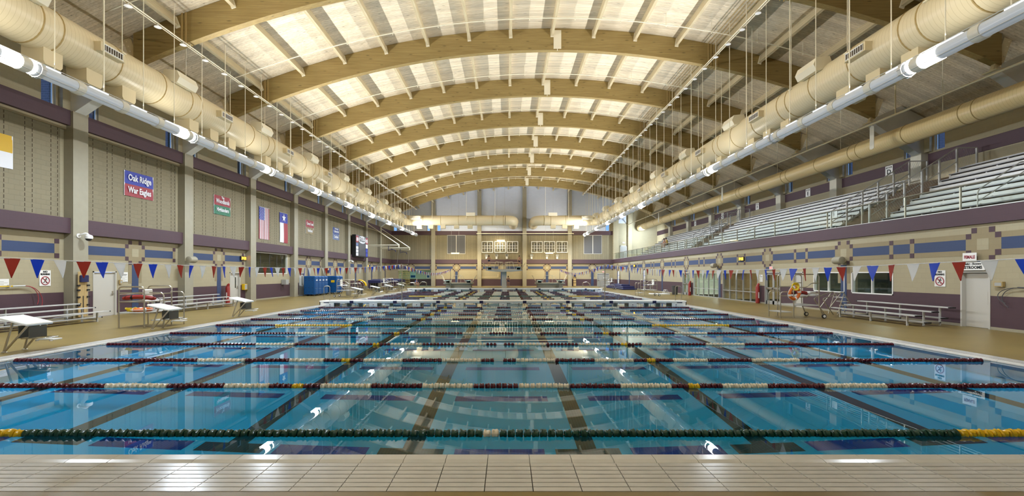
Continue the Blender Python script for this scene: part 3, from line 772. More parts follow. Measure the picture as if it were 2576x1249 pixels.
def big_duct(X, s, xend, label):
    R = 1.3; Y2 = 67.5; z = DUCT_Z
    r = thing('air_duct', label, 'duct', (X, 20, z))
    a = MB().tube([(X, -3.9, z), (X, Y2-R, z)], DUCT_RAD, 32); part('duct_run', a, M['duct'], r, True, True)
    c = (X+s*R, Y2-R); a0, a1 = (PI, PI/2) if s > 0 else (0, PI/2)
    part('elbow', MB().tube(elbow_pts(c, R, a0, a1, z), DUCT_RAD, 32), M['duct_plain'], r, True, True)
    part('cross_run', MB().tube([(X+s*R, Y2, z), (xend-s*R, Y2, z)], DUCT_RAD, 32), M['ductx'], r, True, True)
    c2 = (xend-s*R, Y2+R); a0, a1 = (-PI/2, 0) if s > 0 else (-PI/2, -PI)
    part('elbow', MB().tube(elbow_pts(c2, R, a0, a1, z)+[(xend, 73.45, z)], DUCT_RAD, 32), M['duct_plain'], r, True, True)
    for k in range(-2, 8):
        yb_ = COL0+BAY*k
        for d in (0.1, 0.75, 3.0, 5.2):
            y = yb_+d+1.1
            if y < Y2-R: link('seam_band', seam_y, r, (0, y-20, 0))
        for d in (1.9, 3.4, 4.9):
            y = yb_+d
            if y < Y2-R-0.5: link('bottom_nozzle', nozz, r, (-s*0.05, y-20, -DUCT_RAD))
        y = yb_+0.55 if s > 0 else yb_-0.6
        if y < Y2-R: link('top_diffuser', top_diff, r, (s*0.50, y-20, DUCT_RAD*0.75), (0, 0, 0 if s > 0 else PI))
        y = yb_+3.4
        if y < Y2-R-0.5:
            for nm, me in (('side_register', gs_body),):
                g = link(nm, me, r, (s*(DUCT_RAD-0.1), y-20, 0.02), (0, 0, 0 if s > 0 else PI))
                link('register_grille', gs_face, g); link('register_opening', gs_dark, g)
    for x in ([-12.4, -9.8, -7.2, -4.6, -2.2, -0.6] if s > 0 else [11.2, 8.6, 6.4, 5.4]):
        link('seam_band', seam_x, r, (x-X, Y2-20, 0))
    for x in ([-13.0, -11.3, -9.5, -7.5, -5.5] if s > 0 else [8.5, 6.8, 10.2]):
        link('bottom_nozzle', nozz, r, (x-X, Y2-20, -DUCT_RAD))
    for x in ([-5.4] if s > 0 else [6.7]):
        part('top_diffuser', MB().box(-0.65, 0.65, -0.45, 0.1, -0.12, 0.36), M['pipe'], r, loc=(x-X, Y2-20-0.15, DUCT_RAD))
    # short boxed branch at the corner
    part('corner_boot', MB().box(-0.75, 0.75, -0.5, 0.25, -0.22, 0.22).tube([(-0.5, -0.5, -0.05), (-0.5, -0.62, -0.05)], 0.16, 12), M['pipe'], r, loc=(s*(R+0.6), Y2-20-DUCT_RAD-0.5, 0.25))
    rods = []
    for k in range(-2, 8):
        for d in (0.9, 4.2):
            y = COL0+BAY*k+d
            if y > 66: continue
            for x in (X+s*0.62,):
                rods.append((x, y))
    for x, y in rods:
        mb = MB().tube([(x-X, y-20, 0.38), (x-X, y-20, zd(x)-z)], 0.017, 5); mb.box(x-X-0.09, x-X+0.09, y-20-0.09, y-20+0.09, 0.36, 0.40)
        part('hanger_rod', mb, M['pipe'], r)
    for x in ([-11.0, -6.0, -1.8] if s > 0 else [12.0, 9.0, 5.6]):
        part('hanger_rod', MB().tube([(x-X, Y2-20-0.76, 0), (x-X, Y2-20-0.76, zd(x)-z)], 0.02, 5), M['pipe'], r)
    return r
big_duct(DUCT_L, 1, 0.96, 'fat cream spiral duct hung along the left side and across the far end')
big_duct(DUCT_R, -1, 4.16, 'fat cream spiral duct hung along the right side and across the far end')
GX, GZ, GR = 21.0, 9.3, 0.5
r = thing('air_duct', 'slimmer ochre spiral duct along the gallery above the bleachers', 'duct', (GX, 20, GZ))
part('duct_run', MB().tube([(GX, -3.9, GZ), (GX, 72.0, GZ)], GR, 28), stripe_mat('ochre spiral duct', (0.72, 0.55, 0.27), (0.62, 0.46, 0.21), 'Y', 0.14, 0.12, 0.35), r, True, True)
sg = ring_mesh(GR, 0.05, 'y')
for k in range(-2, 8):
    for d in (0.4, 1.0, 4.0):
        y = COL0+BAY*k+d
        link('seam_band', sg, r, (0, y-20, 0))
    y = COL0+BAY*k+2.2
    part('hanger_rod', MB().tube([(0, y-20, GR), (0, y-20, zd(GX)-GZ)], 0.015, 5), M['pipe'], r)

# ------------------------------------------------------------------ light pipes
TR = 0.19
def light_pipe(X, s, lit, label):
    r = thing('light_pipe', label, 'light', (X, 20, TUBE_Z))
    part('tube_body', MB().tube([(X, -3, TUBE_Z), (X, 69.6, TUBE_Z)], TR, 20), M['pipeglow'], r, True, True)
    col = MB(); col.lathe([(TR, -0.13), (TR+0.022, -0.13), (TR+0.03, -0.11), (TR+0.03, 0.11), (TR+0.022, 0.13), (TR, 0.13)], 20, axis='y', caps=False)
    cme = col.mesh('collar', M['collar'], True)
    sl = MB().box(s*0.06-0.03, s*0.06+0.03, -0.34, 0.34, TR-0.025, TR+0.008).mesh('light_slit', M['pipeline'])
    seg = BAY/4
    y = COL0-2*BAY-3*seg
    i = 0
    while y < 69.4:
        link('collar', cme, r, (0, y-20, 0))
        link('light_slit', sl, r, (0, y+0.72-20, 0))
        y += seg; i += 1
    for z, sx in ((TR+0.02, 0.10), (-TR*0.75, 0.17)):
        for sg_ in (s,):
            part('side_rail', MB().tube([(X+sg_*sx, -3, TUBE_Z+z), (X+sg_*sx, 69.6, TUBE_Z+z)], 0.012, 6), M['alu'], r, world=True)
    lens = MB(); lens.lathe([(0.10, -0.5), (TR+0.012, -0.46), (TR+0.012, 0.46), (0.10, 0.5)], 18, axis='y')
    lme = lens.mesh('lamp_lens', M['lens'], True)
    housing = MB(); housing.lathe([(TR+0.02, -0.06), (TR+0.05, -0.06), (TR+0.05, 0.06), (TR+0.02, 0.06)], 18, axis='y', caps=False)
    for q in range(10):
        a = 2*PI*q/10; housing.box((TR+0.05)*math.cos(a)-0.012, (TR+0.05)*math.cos(a)+0.012, -0.07, 0.07, (TR+0.05)*math.sin(a)-0.012, (TR+0.05)*math.sin(a)+0.012)
    hme = housing.mesh('bolted_ring', M['alu'], False)
    for k in range(-2, 9):
        y = lamp_y(k)
        link('bolted_ring', hme, r, (0, y+0.62-20, 0))
        if k in lit: link('lamp_lens', lme, r, (0, y-20, 0))
        for d in (0.9, 2.6, 4.3, 5.9):
            yy = COL0+BAY*k+d
            if yy < 69: part('hanger_rod', MB().tube([(s*0.05, yy-20, TR), (s*0.05, yy-20, zd(X)-TUBE_Z)], 0.016 if d != 2.6 else 0.024, 5), M['pipe'], r)
    part('end_cap', MB().lathe([(0.02, 69.6-20), (TR+0.01, 69.6-20), (TR+0.01, 69.75-20), (TR*0.5, 69.76-20), (TR*0.5, 69.72-20), (0.02, 69.72-20)], 20, axis='y'), M['white'], r, True)
    return r
light_pipe(TUBE_L, 1, LIT['left'], 'long glowing light pipe with bright lamps below the left cream duct')
light_pipe(TUBE_R, -1, LIT['right'], 'long glowing light pipe with bright lamps below the right cream duct')

# ------------------------------------------------------------------ pipes and conduits under the roof
def disc_track(X, z, label):
    r = thing('disc_track', label, 'pipe', (X, 20, z))
    for dx in (-0.05, 0.06):
        part('pipe', MB().tube([(X+dx, -3, z), (X+dx, 69, z)], 0.025, 6), M['pipe'], r, world=True)
    d = MB(); d.lathe([(0.02, 0.12), (0.03, 0.02), (0.12, -0.02), (0.13, -0.05), (0.02, -0.05)], 14)
    dm = d.mesh('disc', M['white'], True)
    y = 12.3
    while y < 68.5:
        link('disc', dm, r, (0.01, y-20, -0.08)); y += 1.4
    st = MB().tube([(0, 0, 0), (0, 0, 0.2)], 0.02, 5).mesh('bracket', M['pipe'])
    for c in COLS:
        if c > 3: link('bracket', st, r, (0, c-20, 0.0))
    return r
disc_track(-13.75, zb(-13.75)-0.14, 'twin cream pipes dotted with white discs under the left ends of the arches')
disc_track(11.4, zb(11.4)-0.14, 'twin cream pipes dotted with white discs crossing the right half of the arches')
for k in range(-2, 8):
    y = COL0+BAY*k-2.3
    if y < 3: continue
    xs = [XCEN-18+36*i/40 for i in range(41)]
    r = thing('sprinkler_pipe', 'thin curved cream sprinkler pipe in front of the %s' % ('cut-off arch' if k == 0 else (('arch right over' if k == -2 else 'arch just beyond')+' the camera' if k < 0 else '%s complete arch' % nth(k-1))), 'pipe', (XCEN, y, zd(XCEN)-0.62))
    part('pipe', MB().tube([(x, y, zd(x)-0.62) for x in xs], 0.027, 6), M['pipe'], r, True, True)
    h = MB().tube([(0, 0, -0.08), (0, 0, 0.61)], 0.012, 5).lathe([(0.02, -0.10), (0.035, -0.09), (0.02, -0.06)], 6).mesh('sprinkler_head', M['pipe'])
    for i in range(-6, 7):
        x = XCEN+i*2.42+1.0; link('sprinkler_head', h, r, (x-XCEN, 0, zd(x)-zd(XCEN)))
r = thing('conduit_run', 'four dark thin conduits running side by side along the roof planks', 'conduit', (11.9, 20, zd(11.9)-0.03))
for q in range(4):
    x = 11.6+0.17*q
    pts = [(x, -3.5, zd(x)-0.03)]
    for c in COLS:
        if c < 3: continue
        pts += [(x, c-0.2, zd(x)-0.03), (x, c-0.2, zb(x)-0.03), (x, c+0.2, zb(x)-0.03), (x, c+0.2, zd(x)-0.03)]
    pts.append((x, 72, zd(x)-0.03))
    part('conduit', MB().tube(pts, 0.022, 4), M['duct_seam'], r, world=True)
r = thing('gas_pipe', 'straight cream pipe slung below the roof between the gallery duct and the right light pipe', 'pipe', (19.4, 20, 9.95))
part('pipe', MB().tube([(19.4, -3, 9.95), (19.4, 73.4, 9.95)], 0.055, 8), M['duct_plain'], r, True, True)
for c in COLS:
    if c > 3:
        part('hanger_rod', MB().tube([(0, c+3-20, 0), (0, c+3-20, zd(19.4)-9.95)], 0.03, 5), M['duct_plain'], r)
for y, w_ in ((24.4, 'nearest'), (41.4, 'middle'), (58.8, 'farthest')):
    t = thing('hanging_strip', '%s of three pale plastic strips hung from the pipe in front of the gallery duct' % w_, 'strip', (19.55, y, 8.7), 0, 'strips on the gallery pipe')
    part('strip', MB().prism_x([(-0.14, 0), (0.02, -0.05), (0.14, 0), (0.14, 1.15), (0, 1.24), (-0.14, 1.15)], -0.01, 0.01), M['collar'], t)
    part('hook', MB().tube([(-0.15, 0, 1.27), (-0.08, 0, 1.30), (0, 0, 1.23), (0, 0, 1.16)], 0.012, 5), M['alu'], t)
# ------------------------------------------------------------------ doors and windows in the walls
def R_left(): return (PI/2, 0, PI/2)      # text facing +x
def R_right(): return (PI/2, 0, -PI/2)    # text facing -x
RF = (PI/2, 0, 0)                          # text facing the camera
def wall_frame(side):
    """origin helper: returns function mapping (u along wall to the viewer's right, out of wall, z)"""
    if side == 'left': return lambda y, out, z: (XL+out, y, z)
    if side == 'right': return lambda y, out, z: (XR-out, y, z)
def door(n, side, u0, u1, h, label, leaves=1, mat=None, vision=None, handle='lever', recess=0.12, glazed=False, hinge_low=True):
    mat = mat or M['doorgrey']; L = u1-u0
    loc = (XL, u0, 0) if side == 'left' else ((XR, u0, 0) if side == 'right' else (u0, DFAR, 0))
    r = thing('door_%d' % n, label, 'door', loc, 0, None, 'structure')
    def bx(mb, a0, a1, o0, o1, z0, z1):   # a along wall, o out of wall (negative = into it)
        if side == 'left': mb.box(o0, o1, a0, a1, z0, z1)
        elif side == 'right': mb.box(-o1, -o0, a0, a1, z0, z1)
        else: mb.box(a0, a1, -o1, -o0, z0, z1)
        return mb
    f = MB(); fw = 0.06
    for a in ((0, fw, 0, h), (L-fw, L, 0, h), (0, L, h-fw, h)): bx(f, a[0], a[1], -0.16, 0.02, a[2], a[3])
    part('door_frame', f, M['doorgrey'] if not glazed else M['grey'], r)
    w_ = (L-2*fw)/leaves
    for i in range(leaves):
        a0 = fw+i*w_+0.004; a1 = fw+(i+1)*w_-0.004; o = -recess
        m = MB()
        if glazed:
            bx(m, a0, a0+0.09, o-0.045, o, 0.01, h-fw-0.01); bx(m, a1-0.09, a1, o-0.045, o, 0.01, h-fw-0.01)
            bx(m, a0, a1, o-0.045, o, 0.01, 0.24); bx(m, a0, a1, o-0.045, o, h-fw-0.12, h-fw-0.01); bx(m, a0, a1, o-0.045, o, 0.96, 1.10)
        elif vision:
            v0, v1, vz0, vz1 = vision; v0 += a0; v1 += a0
            bx(m, a0, v0, o-0.045, o, 0.01, h-fw-0.01); bx(m, v1, a1, o-0.045, o, 0.01, h-fw-0.01)
            bx(m, v0, v1, o-0.045, o, 0.01, vz0); bx(m, v0, v1, o-0.045, o, vz1, h-fw-0.01)
        else: bx(m, a0, a1, o-0.045, o, 0.01, h-fw-0.01)
        leaf = part('door_leaf', m, M['grey'] if glazed else mat, r)
        if glazed: part('pane', bx(MB(), a0+0.085, a1-0.085, o-0.025, o-0.02, 0.22, h-fw-0.1), M['winglass'], leaf)
        elif vision: part('pane', bx(MB(), v0, v1, o-0.03, o-0.02, vz0, vz1), M['glassdark'], leaf)
        hd = MB()
        if handle == 'lever':
            ha = a1-0.09 if hinge_low else a0+0.09
            bx(hd, ha-0.03, ha+0.03, o, o+0.015, 0.95, 1.15); bx(hd, ha-0.12, ha+0.02, o+0.04, o+0.06, 1.0, 1.03); bx(hd, ha-0.01, ha+0.01, o, o+0.06, 1.0, 1.03)
        elif handle == 'plate':
            ha = a0+0.10; bx(hd, ha-0.05, ha+0.05, o, o+0.012, 0.85, 1.32)
        else:
            bx(hd, a0+0.06, a1-0.06, o+0.03, o+0.07, 1.0, 1.06); bx(hd, a0+0.06, a0+0.14, o, o+0.06, 0.98, 1.08); bx(hd, a1-0.14, a1-0.06, o, o+0.06, 0.98, 1.08)
        part('handle', hd, M['steel'], leaf)
    return r
def backroom(name, side, u0, u1, z0, z1, depth, mat, label):
    mb = MB()
    if side == 'right':
        x0, x1 = XR+0.3, XR+0.3+depth
        mb.box(x1, x1+0.1, u0, u1, z0-0.1, z1+0.1); mb.box(x0, x1, u0-0.1, u0, z0-0.1, z1+0.1); mb.box(x0, x1, u1, u1+0.1, z0-0.1, z1+0.1)
        mb.box(x0, x1, u0, u1, z1, z1+0.1); mb.box(x0, x1, u0, u1, z0-0.1, z0)
    elif side == 'left':
        x0, x1 = XL-0.2-depth, XL-0.2
        mb.box(x0-0.1, x0, u0, u1, z0-0.1, z1+0.1); mb.box(x0, x1, u0-0.1, u0, z0-0.1, z1+0.1); mb.box(x0, x1, u1, u1+0.1, z0-0.1, z1+0.1)
        mb.box(x0, x1, u0, u1, z1, z1+0.1); mb.box(x0, x1, u0, u1, z0-0.1, z0)
    else:
        y0, y1 = DFAR+0.35, DFAR+0.35+depth
        mb.box(u0, u1, y1, y1+0.1, z0-0.1, z1+0.1); mb.box(u0-0.1, u0, y0, y1, z0-0.1, z1+0.1); mb.box(u1, u1+0.1, y0, y1, z0-0.1, z1+0.1)
        mb.box(u0, u1, y0, y1, z1, z1+0.1); mb.box(u0, u1, y0, y1, z0-0.1, z0)
    return struct(name, mb, mat, label, 'room')
door(1, 'left', 20.75, 22.0, 2.1, 'plain grey steel door with lever handle between the first two left columns', 1, recess=0.05, hinge_low=True)
door(2, 'left', 31.0, 32.2, 2.1, 'grey door with a narrow glass slit left of the long office window', 1, vision=(0.72, 0.86, 1.0, 1.75))
door(3, 'left', 41.3, 42.5, 2.1, 'grey door with a glass slit beside the blue lane-rope bins', 1, vision=(0.75, 0.92, 0.95, 1.8))
door(4, 'right', 16.1, 17.16, 2.07, 'grey changing-room door below the female restroom sign', 1, handle='plate', recess=0.14)
door(5, 'right', 26.3, 27.2, 2.1, 'grey door with a glass slit behind the guard stand with the ring buoy', 1, vision=(0.15, 0.3, 0.95, 1.75))
door(6, 'right', 28.5, 30.2, 2.1, 'double glass doors with paper notices between red tube bag and guard stand', 2, handle='bar', glazed=True, recess=0.06)
door(7, 'right', 42.6, 44.4, 2.1, 'double glass doors at the far end of the lit storefront windows', 2, handle='bar', glazed=True, recess=0.06)
door(8, 'far', 14.5, 16.5, 2.1, 'double grey steel doors in the right corner of the far wall', 2, handle='bar', mat=M['grey'], recess=0.08)
def glazed_wall(n, side, u0, u1, z0, z1, vs, hz, label, fmat, glass, mmat=None):
    loc = (XR, u0, z0) if side == 'right' else (XL, u0, z0)
    r = thing('window_%d' % n, label, 'window', loc, 0, None, 'structure')
    L = u1-u0; H = z1-z0; t = 0.05
    def bx(mb, a0, a1, o0, o1, q0, q1):
        if side == 'left': mb.box(o0, o1, a0, a1, q0, q1)
        else: mb.box(-o1, -o0, a0, a1, q0, q1)
        return mb
    f = MB()
    for a in ((0, L, 0, t), (0, L, H-t, H), (0, t, 0, H), (L-t, L, 0, H)): bx(f, a[0], a[1], -0.14, 0.02, a[2], a[3])
    part('window_frame', f, fmat, r)
    vv = [0]+[v for v in vs]+[L]
    for v in vs: part('mullion', bx(MB(), v-t/2, v+t/2, -0.10, 0.0, 0, H) if not mmat else bx(MB(), v-0.015, v+0.015, -0.08, -0.05, 0, H), mmat or fmat, r)
    hs = [0]+([hz] if hz else [])+[H]
    if hz: part('transom', bx(MB(), 0, L, -0.10, 0.004, hz-t/2, hz+t/2), fmat, r)
    for a, b in zip(vv[:-1], vv[1:]):
        for c, d in zip(hs[:-1], hs[1:]): part('pane', bx(MB(), a+0.02, b-0.02, -0.065, -0.06, c+0.02, d-0.02), glass, r)
    return r
glazed_wall(WN, 'right', 23.06, 25.4, 1.02, 2.07, [1.2], None, 'white framed two-pane office window behind the stainless steps', M['white'], M['glass'])
glazed_wall(WN+1, 'right', 20.16, 22.6, 1.02, 2.07, [1.2], None, 'white framed two-pane office window behind the right bleacher bench', M['white'], M['glass'])
glazed_wall(WN+2, 'right', 36.75, 41.8, 0.02, 2.08, [1.0, 2.0, 3.0, 4.0], 0.70, 'far storefront glazing of five bays with a lit office behind', M['grey'], M['glass'])
glazed_wall(WN+3, 'right', 31.05, 36.1, 0.02, 2.08, [1.0, 2.0, 3.0, 4.0], 0.70, 'near storefront glazing of five bays with a dim lobby behind', M['grey'], M['glass'])
glazed_wall(WN+4, 'left', 33.7, 39.1, 2.0, 3.66, [1.25, 2.6, 3.75, 4.6], None, 'long dark office window high on the left wall under the two flags', M['white'], M['glass'], M['darkgrey'])
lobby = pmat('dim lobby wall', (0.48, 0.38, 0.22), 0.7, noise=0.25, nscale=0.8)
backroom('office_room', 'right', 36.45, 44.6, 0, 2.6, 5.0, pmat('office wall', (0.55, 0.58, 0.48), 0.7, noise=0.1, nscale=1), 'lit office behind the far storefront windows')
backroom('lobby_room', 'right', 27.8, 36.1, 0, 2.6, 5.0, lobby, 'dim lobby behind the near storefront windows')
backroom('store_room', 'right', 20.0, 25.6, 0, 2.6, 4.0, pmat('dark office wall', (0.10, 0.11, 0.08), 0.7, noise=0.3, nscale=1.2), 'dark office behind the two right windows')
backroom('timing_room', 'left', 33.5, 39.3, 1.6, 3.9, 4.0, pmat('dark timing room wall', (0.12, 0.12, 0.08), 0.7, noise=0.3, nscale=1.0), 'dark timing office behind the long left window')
backroom('alcove_room', 'far', -17.8, -12.2, 0, 2.9, 4.5, M['greenroom'], 'pale green alcove opening off the left corner of the far wall')
area_light('office_lamp', (XR+2.6, 40, 2.55), (0, 0, 0), 1.2, 5, 260, (0.95, 1, 0.9))
area_light('lobby_lamp', (XR+3.6, 32, 2.55), (0, 0, 0), 0.8, 4, 110, (1, 0.85, 0.55))
area_light('store_lamp', (XR+2.2, 22.8, 2.5), (0, 0, 0), 0.3, 3, 45, (0.9, 1, 0.9)); area_light('timing_lamp', (XL-2.5, 36.5, 3.8), (0, 0, 0), 0.3, 3, 45, (1, 0.95, 0.8))
area_light('alcove_lamp', (-15, DFAR+2.6, 2.85), (0, 0, 0), 3.5, 1.5, 30, (0.9, 1, 0.85))
# things seen through the storefronts
for i, (x, y) in enumerate(((XR+3.2, 38.2), (XR+3.4, 40.2))):
    t = thing('office_desk', '%s office desk with papers behind the far storefront glass' % ('nearer', 'farther')[i], 'desk', (x, y, 0), 0, 'desks behind the glass')
    part('worktop', MB().bbox(-0.4, 0.4, -0.75, 0.75, 0.70, 0.74), M['white'], t)
    for s in (-0.7, 0.7): part('side_panel', MB().box(-0.36, 0.36, s-0.02, s+0.02, 0, 0.70), M['doorgrey'], t)
    part('paper_stack', MB().box(-0.2, 0.1, -0.3, 0.2, 0.74, 0.80), M['white'], t)
for i, (y, z, w_) in enumerate(((38.4, 1.15, 0.5), (39.3, 1.3, 0.36), (40.4, 1.1, 0.6), (41.6, 1.25, 0.4), (42.8, 1.2, 0.5))):
    t = thing('wall_paper_sheet', '%s white sheet from the camera on the back wall of the lit office' % nth(i), 'paper', (XR+5.28, y, z), 0, 'sheets on the office wall')
    part('sheet', MB().box(-0.01, 0, -w_/2, w_/2, 0, w_*0.9), M['white'], t); part('printed_block', MB().box(-0.014, -0.01, -w_*0.35, w_*0.35, w_*0.2, w_*0.6), M['sky_blue'] if i % 2 else M['grey'], t)
t = thing('office_cabinet', 'long teal and white cabinet along the back of the lit office', 'cabinet', (XR+4.95, 40.5, 0))
part('body', MB().bbox(-0.3, 0.3, -2.6, 2.6, 0.0, 0.85, 0.02), pmat('dim blue cabinet', (0.06, 0.11, 0.16), 0.5), t); part('worktop', MB().bbox(-0.33, 0.3, -2.62, 2.62, 0.85, 0.9, 0.01), M['white'], t)
for q in range(5): part('cabinet_door', MB().bbox(-0.32, -0.30, -2.5+q*1.02, -1.55+q*1.02, 0.08, 0.80, 0.005), pmat('blue cabinet door', (0.08, 0.15, 0.22), 0.5) if q == 0 else bpy.data.materials['blue cabinet door'], t)
for i, y in enumerate((32.0, 33.9)):
    t = thing('lobby_bench', '%s dark red bench seat behind the near storefront glass' % ('nearer', 'farther')[i], 'bench', (XR+3.9, y, 0), 0, 'benches behind the glass')
    part('seat', MB().bbox(-0.3, 0.3, -0.7, 0.7, 0.36, 0.48), M['maroonpaint'], t); part('backrest', MB().bbox(0.25, 0.36, -0.7, 0.7, 0.48, 1.1), M['maroonpaint'], t)
    for s in (-0.6, 0.6): part('leg', MB().box(-0.25, 0.3, s-0.03, s+0.03, 0, 0.36), M['darkgrey'], t)
t = thing('wall_louver', 'left grey louvered panel high on the far wall', 'louver', ((1148-1276)/15.58, DFAR-0.05, 5.25), 0, 'louvers on the far wall')
lou_w, lou_h = 2.95, 3.05
lm = pmat('dark grey louver', (0.13, 0.13, 0.135), 0.5)
for s in (-1, 1):
    part('louver_frame', MB().box(s*lou_w/4-lou_w/4, s*lou_w/4+lou_w/4, -0.06, 0.0, 0, 0.07).box(s*lou_w/4-lou_w/4, s*lou_w/4+lou_w/4, -0.06, 0.0, lou_h-0.07, lou_h).box(s*lou_w/4-lou_w/4, s*lou_w/4-lou_w/4+0.06, -0.06, 0, 0, lou_h).box(s*lou_w/4+lou_w/4-0.06, s*lou_w/4+lou_w/4, -0.06, 0, 0, lou_h), M['doorgrey'], t)
slat = MB().prism_x([(-0.05, 0), (-0.035, 0.0), (0.0, 0.10), (-0.012, 0.10)], -lou_w/4+0.05, lou_w/4-0.05).mesh('louver_slat', lm)
part('backing', MB().box(-lou_w/2, lou_w/2, -0.006, 0.0, 0, lou_h), M['darkgrey'], t)
for s in (-1, 1):
    for i in range(24): link('louver_slat', slat, t, (s*lou_w/4, 0, 0.10+i*0.12))
dup(t, ((1491-1276)/15.58, DFAR-0.05, 5.25), None, 'right grey louvered panel high on the far wall')
# six boxed fans in white frames
fan_i = 0
for gi, xs_ in enumerate(((1226, 1258, 1289), (1350.5, 1382, 1413.5))):
    for qi, xx in enumerate(xs_):
        if fan_i == 0:
            t = thing('wall_fan', '', 'fan', ((xx-1276)/15.58, DFAR-0.05, 5.45), 0, 'boxed fans on the far wall')
            W = 0.92; H = 1.84
            part('fan_frame', MB().box(-W, W, -0.18, 0, 0, 0.10).box(-W, W, -0.18, 0, H-0.10, H).box(-W, -W+0.1, -0.18, 0, 0, H).box(W-0.1, W, -0.18, 0, 0, H).box(-0.045, 0.045, -0.18, -0.05, 0, H), M['white'], t)
            part('backing', MB().box(-W+0.05, W-0.05, -0.05, 0, 0.05, H-0.05), pmat('dark olive fan backing', (0.13, 0.12, 0.085), 0.7), t)
            oc = MB(); oc.lathe([(0.84, 0.055), (0.84, 0.09), (0.72, 0.09), (0.72, 0.055)], 8, c=(0, 0, 0), axis='y', caps=False)
            oc.v = [(x*math.cos(PI/8)+z*math.sin(PI/8), -y, H/2-x*math.sin(PI/8)+z*math.cos(PI/8)) for x, y, z in oc.v]
            part('octagon_shroud', oc, pmat('olive shroud', (0.20, 0.17, 0.10), 0.6), t)
            part('louver_bars', MB().box(-0.8, 0.8, -0.12, -0.09, H/2-0.22, H/2-0.16).box(-0.8, 0.8, -0.12, -0.09, H/2+0.16, H/2+0.22).box(-0.45, -0.39, -0.12, -0.09, 0.3, H-0.3).box(0.39, 0.45, -0.12, -0.09, 0.3, H-0.3), M['white'], t)
            for b in range(4):
                a = PI/4+b*PI/2; m = MB(); c_, s_ = math.cos(a), math.sin(a)
                m.quad((0.08*c_-0.05*s_, -0.07, H/2+0.08*s_+0.05*c_), (0.66*c_-0.13*s_, -0.055, H/2+0.66*s_+0.13*c_), (0.66*c_+0.13*s_, -0.085, H/2+0.66*s_-0.13*c_), (0.08*c_+0.05*s_, -0.07, H/2+0.08*s_-0.05*c_))
                part('fan_blade', m, M['darkgrey'], t)
            fan0 = t
        else:
            t = dup(fan0, ((xx-1276)/15.58, DFAR-0.05, 5.45))
        t['label'] = 'white framed boxed fan, %s of the three %s of the middle column' % (('left', 'middle', 'right')[qi], ('left', 'right')[gi])
        fan_i += 1
area_light('fan_bay_lamp', ((1258-1276)/15.58, DFAR-1.2, 7.2), (math.radians(50), 0, 0), 1.0, 0.1, 40, (1, 0.85, 0.55))
# horn loudspeakers under the fans
for i, xx in enumerate((1224, 1249.5, 1275, 1337, 1375.5, 1401)):
    lab = 'pale horn loudspeaker on the far wall, %s from the left below the boxed fans' % nth(i)
    if i == 0:
        t = thing('horn_speaker', lab, 'speaker', ((xx-1276)/15.58, DFAR-0.05, 4.55), 0, 'horn speakers on the far wall')
        part('horn', MB().lathe([(0.10, 0.05), (0.13, 0.25), (0.26, 0.52), (0.25, 0.53), (0.10, 0.30)], 12, c=(0, 0, 0.45), axis='y', caps=True).move(Matrix.Rotation(PI, 4, 'Z')), M['grey'], t, True)
        part('driver', MB().lathe([(0.14, -0.30), (0.16, -0.28), (0.16, 0.10), (0.10, 0.18)], 12, c=(0, -0.2, 0.2)), M['white'], t, True)
        part('bracket', MB().box(-0.05, 0.05, -0.30, 0, 0.0, 0.06).box(-0.05, 0.05, -0.26, 0.0, 0.36, 0.42), M['grey'], t); h0 = t
    else: dup(h0, ((xx-1276)/15.58, DFAR-0.05, 4.55), None, lab)
single('boom_pipe', MB().tube([(-4.9, DFAR-1.0, 8.45), (10.6, DFAR-1.0, 8.45)], 0.06, 8).tube([(-4.5, DFAR-1, 8.45), (-4.5, DFAR-0.52, 8.45)], 0.05, 6).tube([(2.7, DFAR-1, 8.45), (2.7, DFAR-0.52, 8.45)], 0.05, 6).tube([(10.0, DFAR-1, 8.45), (10.0, DFAR-0.52, 8.45)], 0.05, 6), M['pipe'], 'cream horizontal pipe across the far wall above the boxed fans', 'pipe')
# ------------------------------------------------------------------ lane ropes
def float_mesh(key, n=12, lobes=True):
    mb = MB(); prof = [(0.014, -0.046), (0.046, -0.044), (0.060, -0.030), (0.050, -0.004), (0.060, 0.026), (0.047, 0.044), (0.014, 0.046)]
    mb.lathe(prof, n, axis='x')
    if lobes:
        v = []
        for x, y, z in mb.v:
            r = math.hypot(y, z); a = math.atan2(z, y)
            rr = r*(1+0.11*math.cos(3*a+x*55)) if r > 0.03 else r
            v.append((x, rr*math.cos(a), rr*math.sin(a)))
        mb.v = v
    return mb.mesh('float', M[key], True)
FM = {k: float_mesh(k) for k in ('wine', 'fwhite', 'fyellow', 'fgreen')}
def rope_key(x, kind):
    a = abs(x-(-0.2))
    if kind == 'green':
        if a < 0.12: return 'fwhite'
        if a < 5.85: return 'fgreen'
        return 'fyellow' if a < 8.85 else 'wine'
    for lim, k in ((0.44, 'wine'), (1.32, 'fwhite'), (2.2, 'wine'), (3.08, 'fwhite'), (3.42, 'wine'), (3.62, 'fyellow'), (3.97, 'wine'), (4.83, 'fwhite'), (5.8, 'wine'), (6.9, 'fwhite')):
        if a < lim: return k
    return 'wine'
def in_words(k): return ['nearest', 'second', 'third', 'fourth', 'fifth', 'sixth', 'seventh', 'eighth', 'ninth', 'tenth'][k]
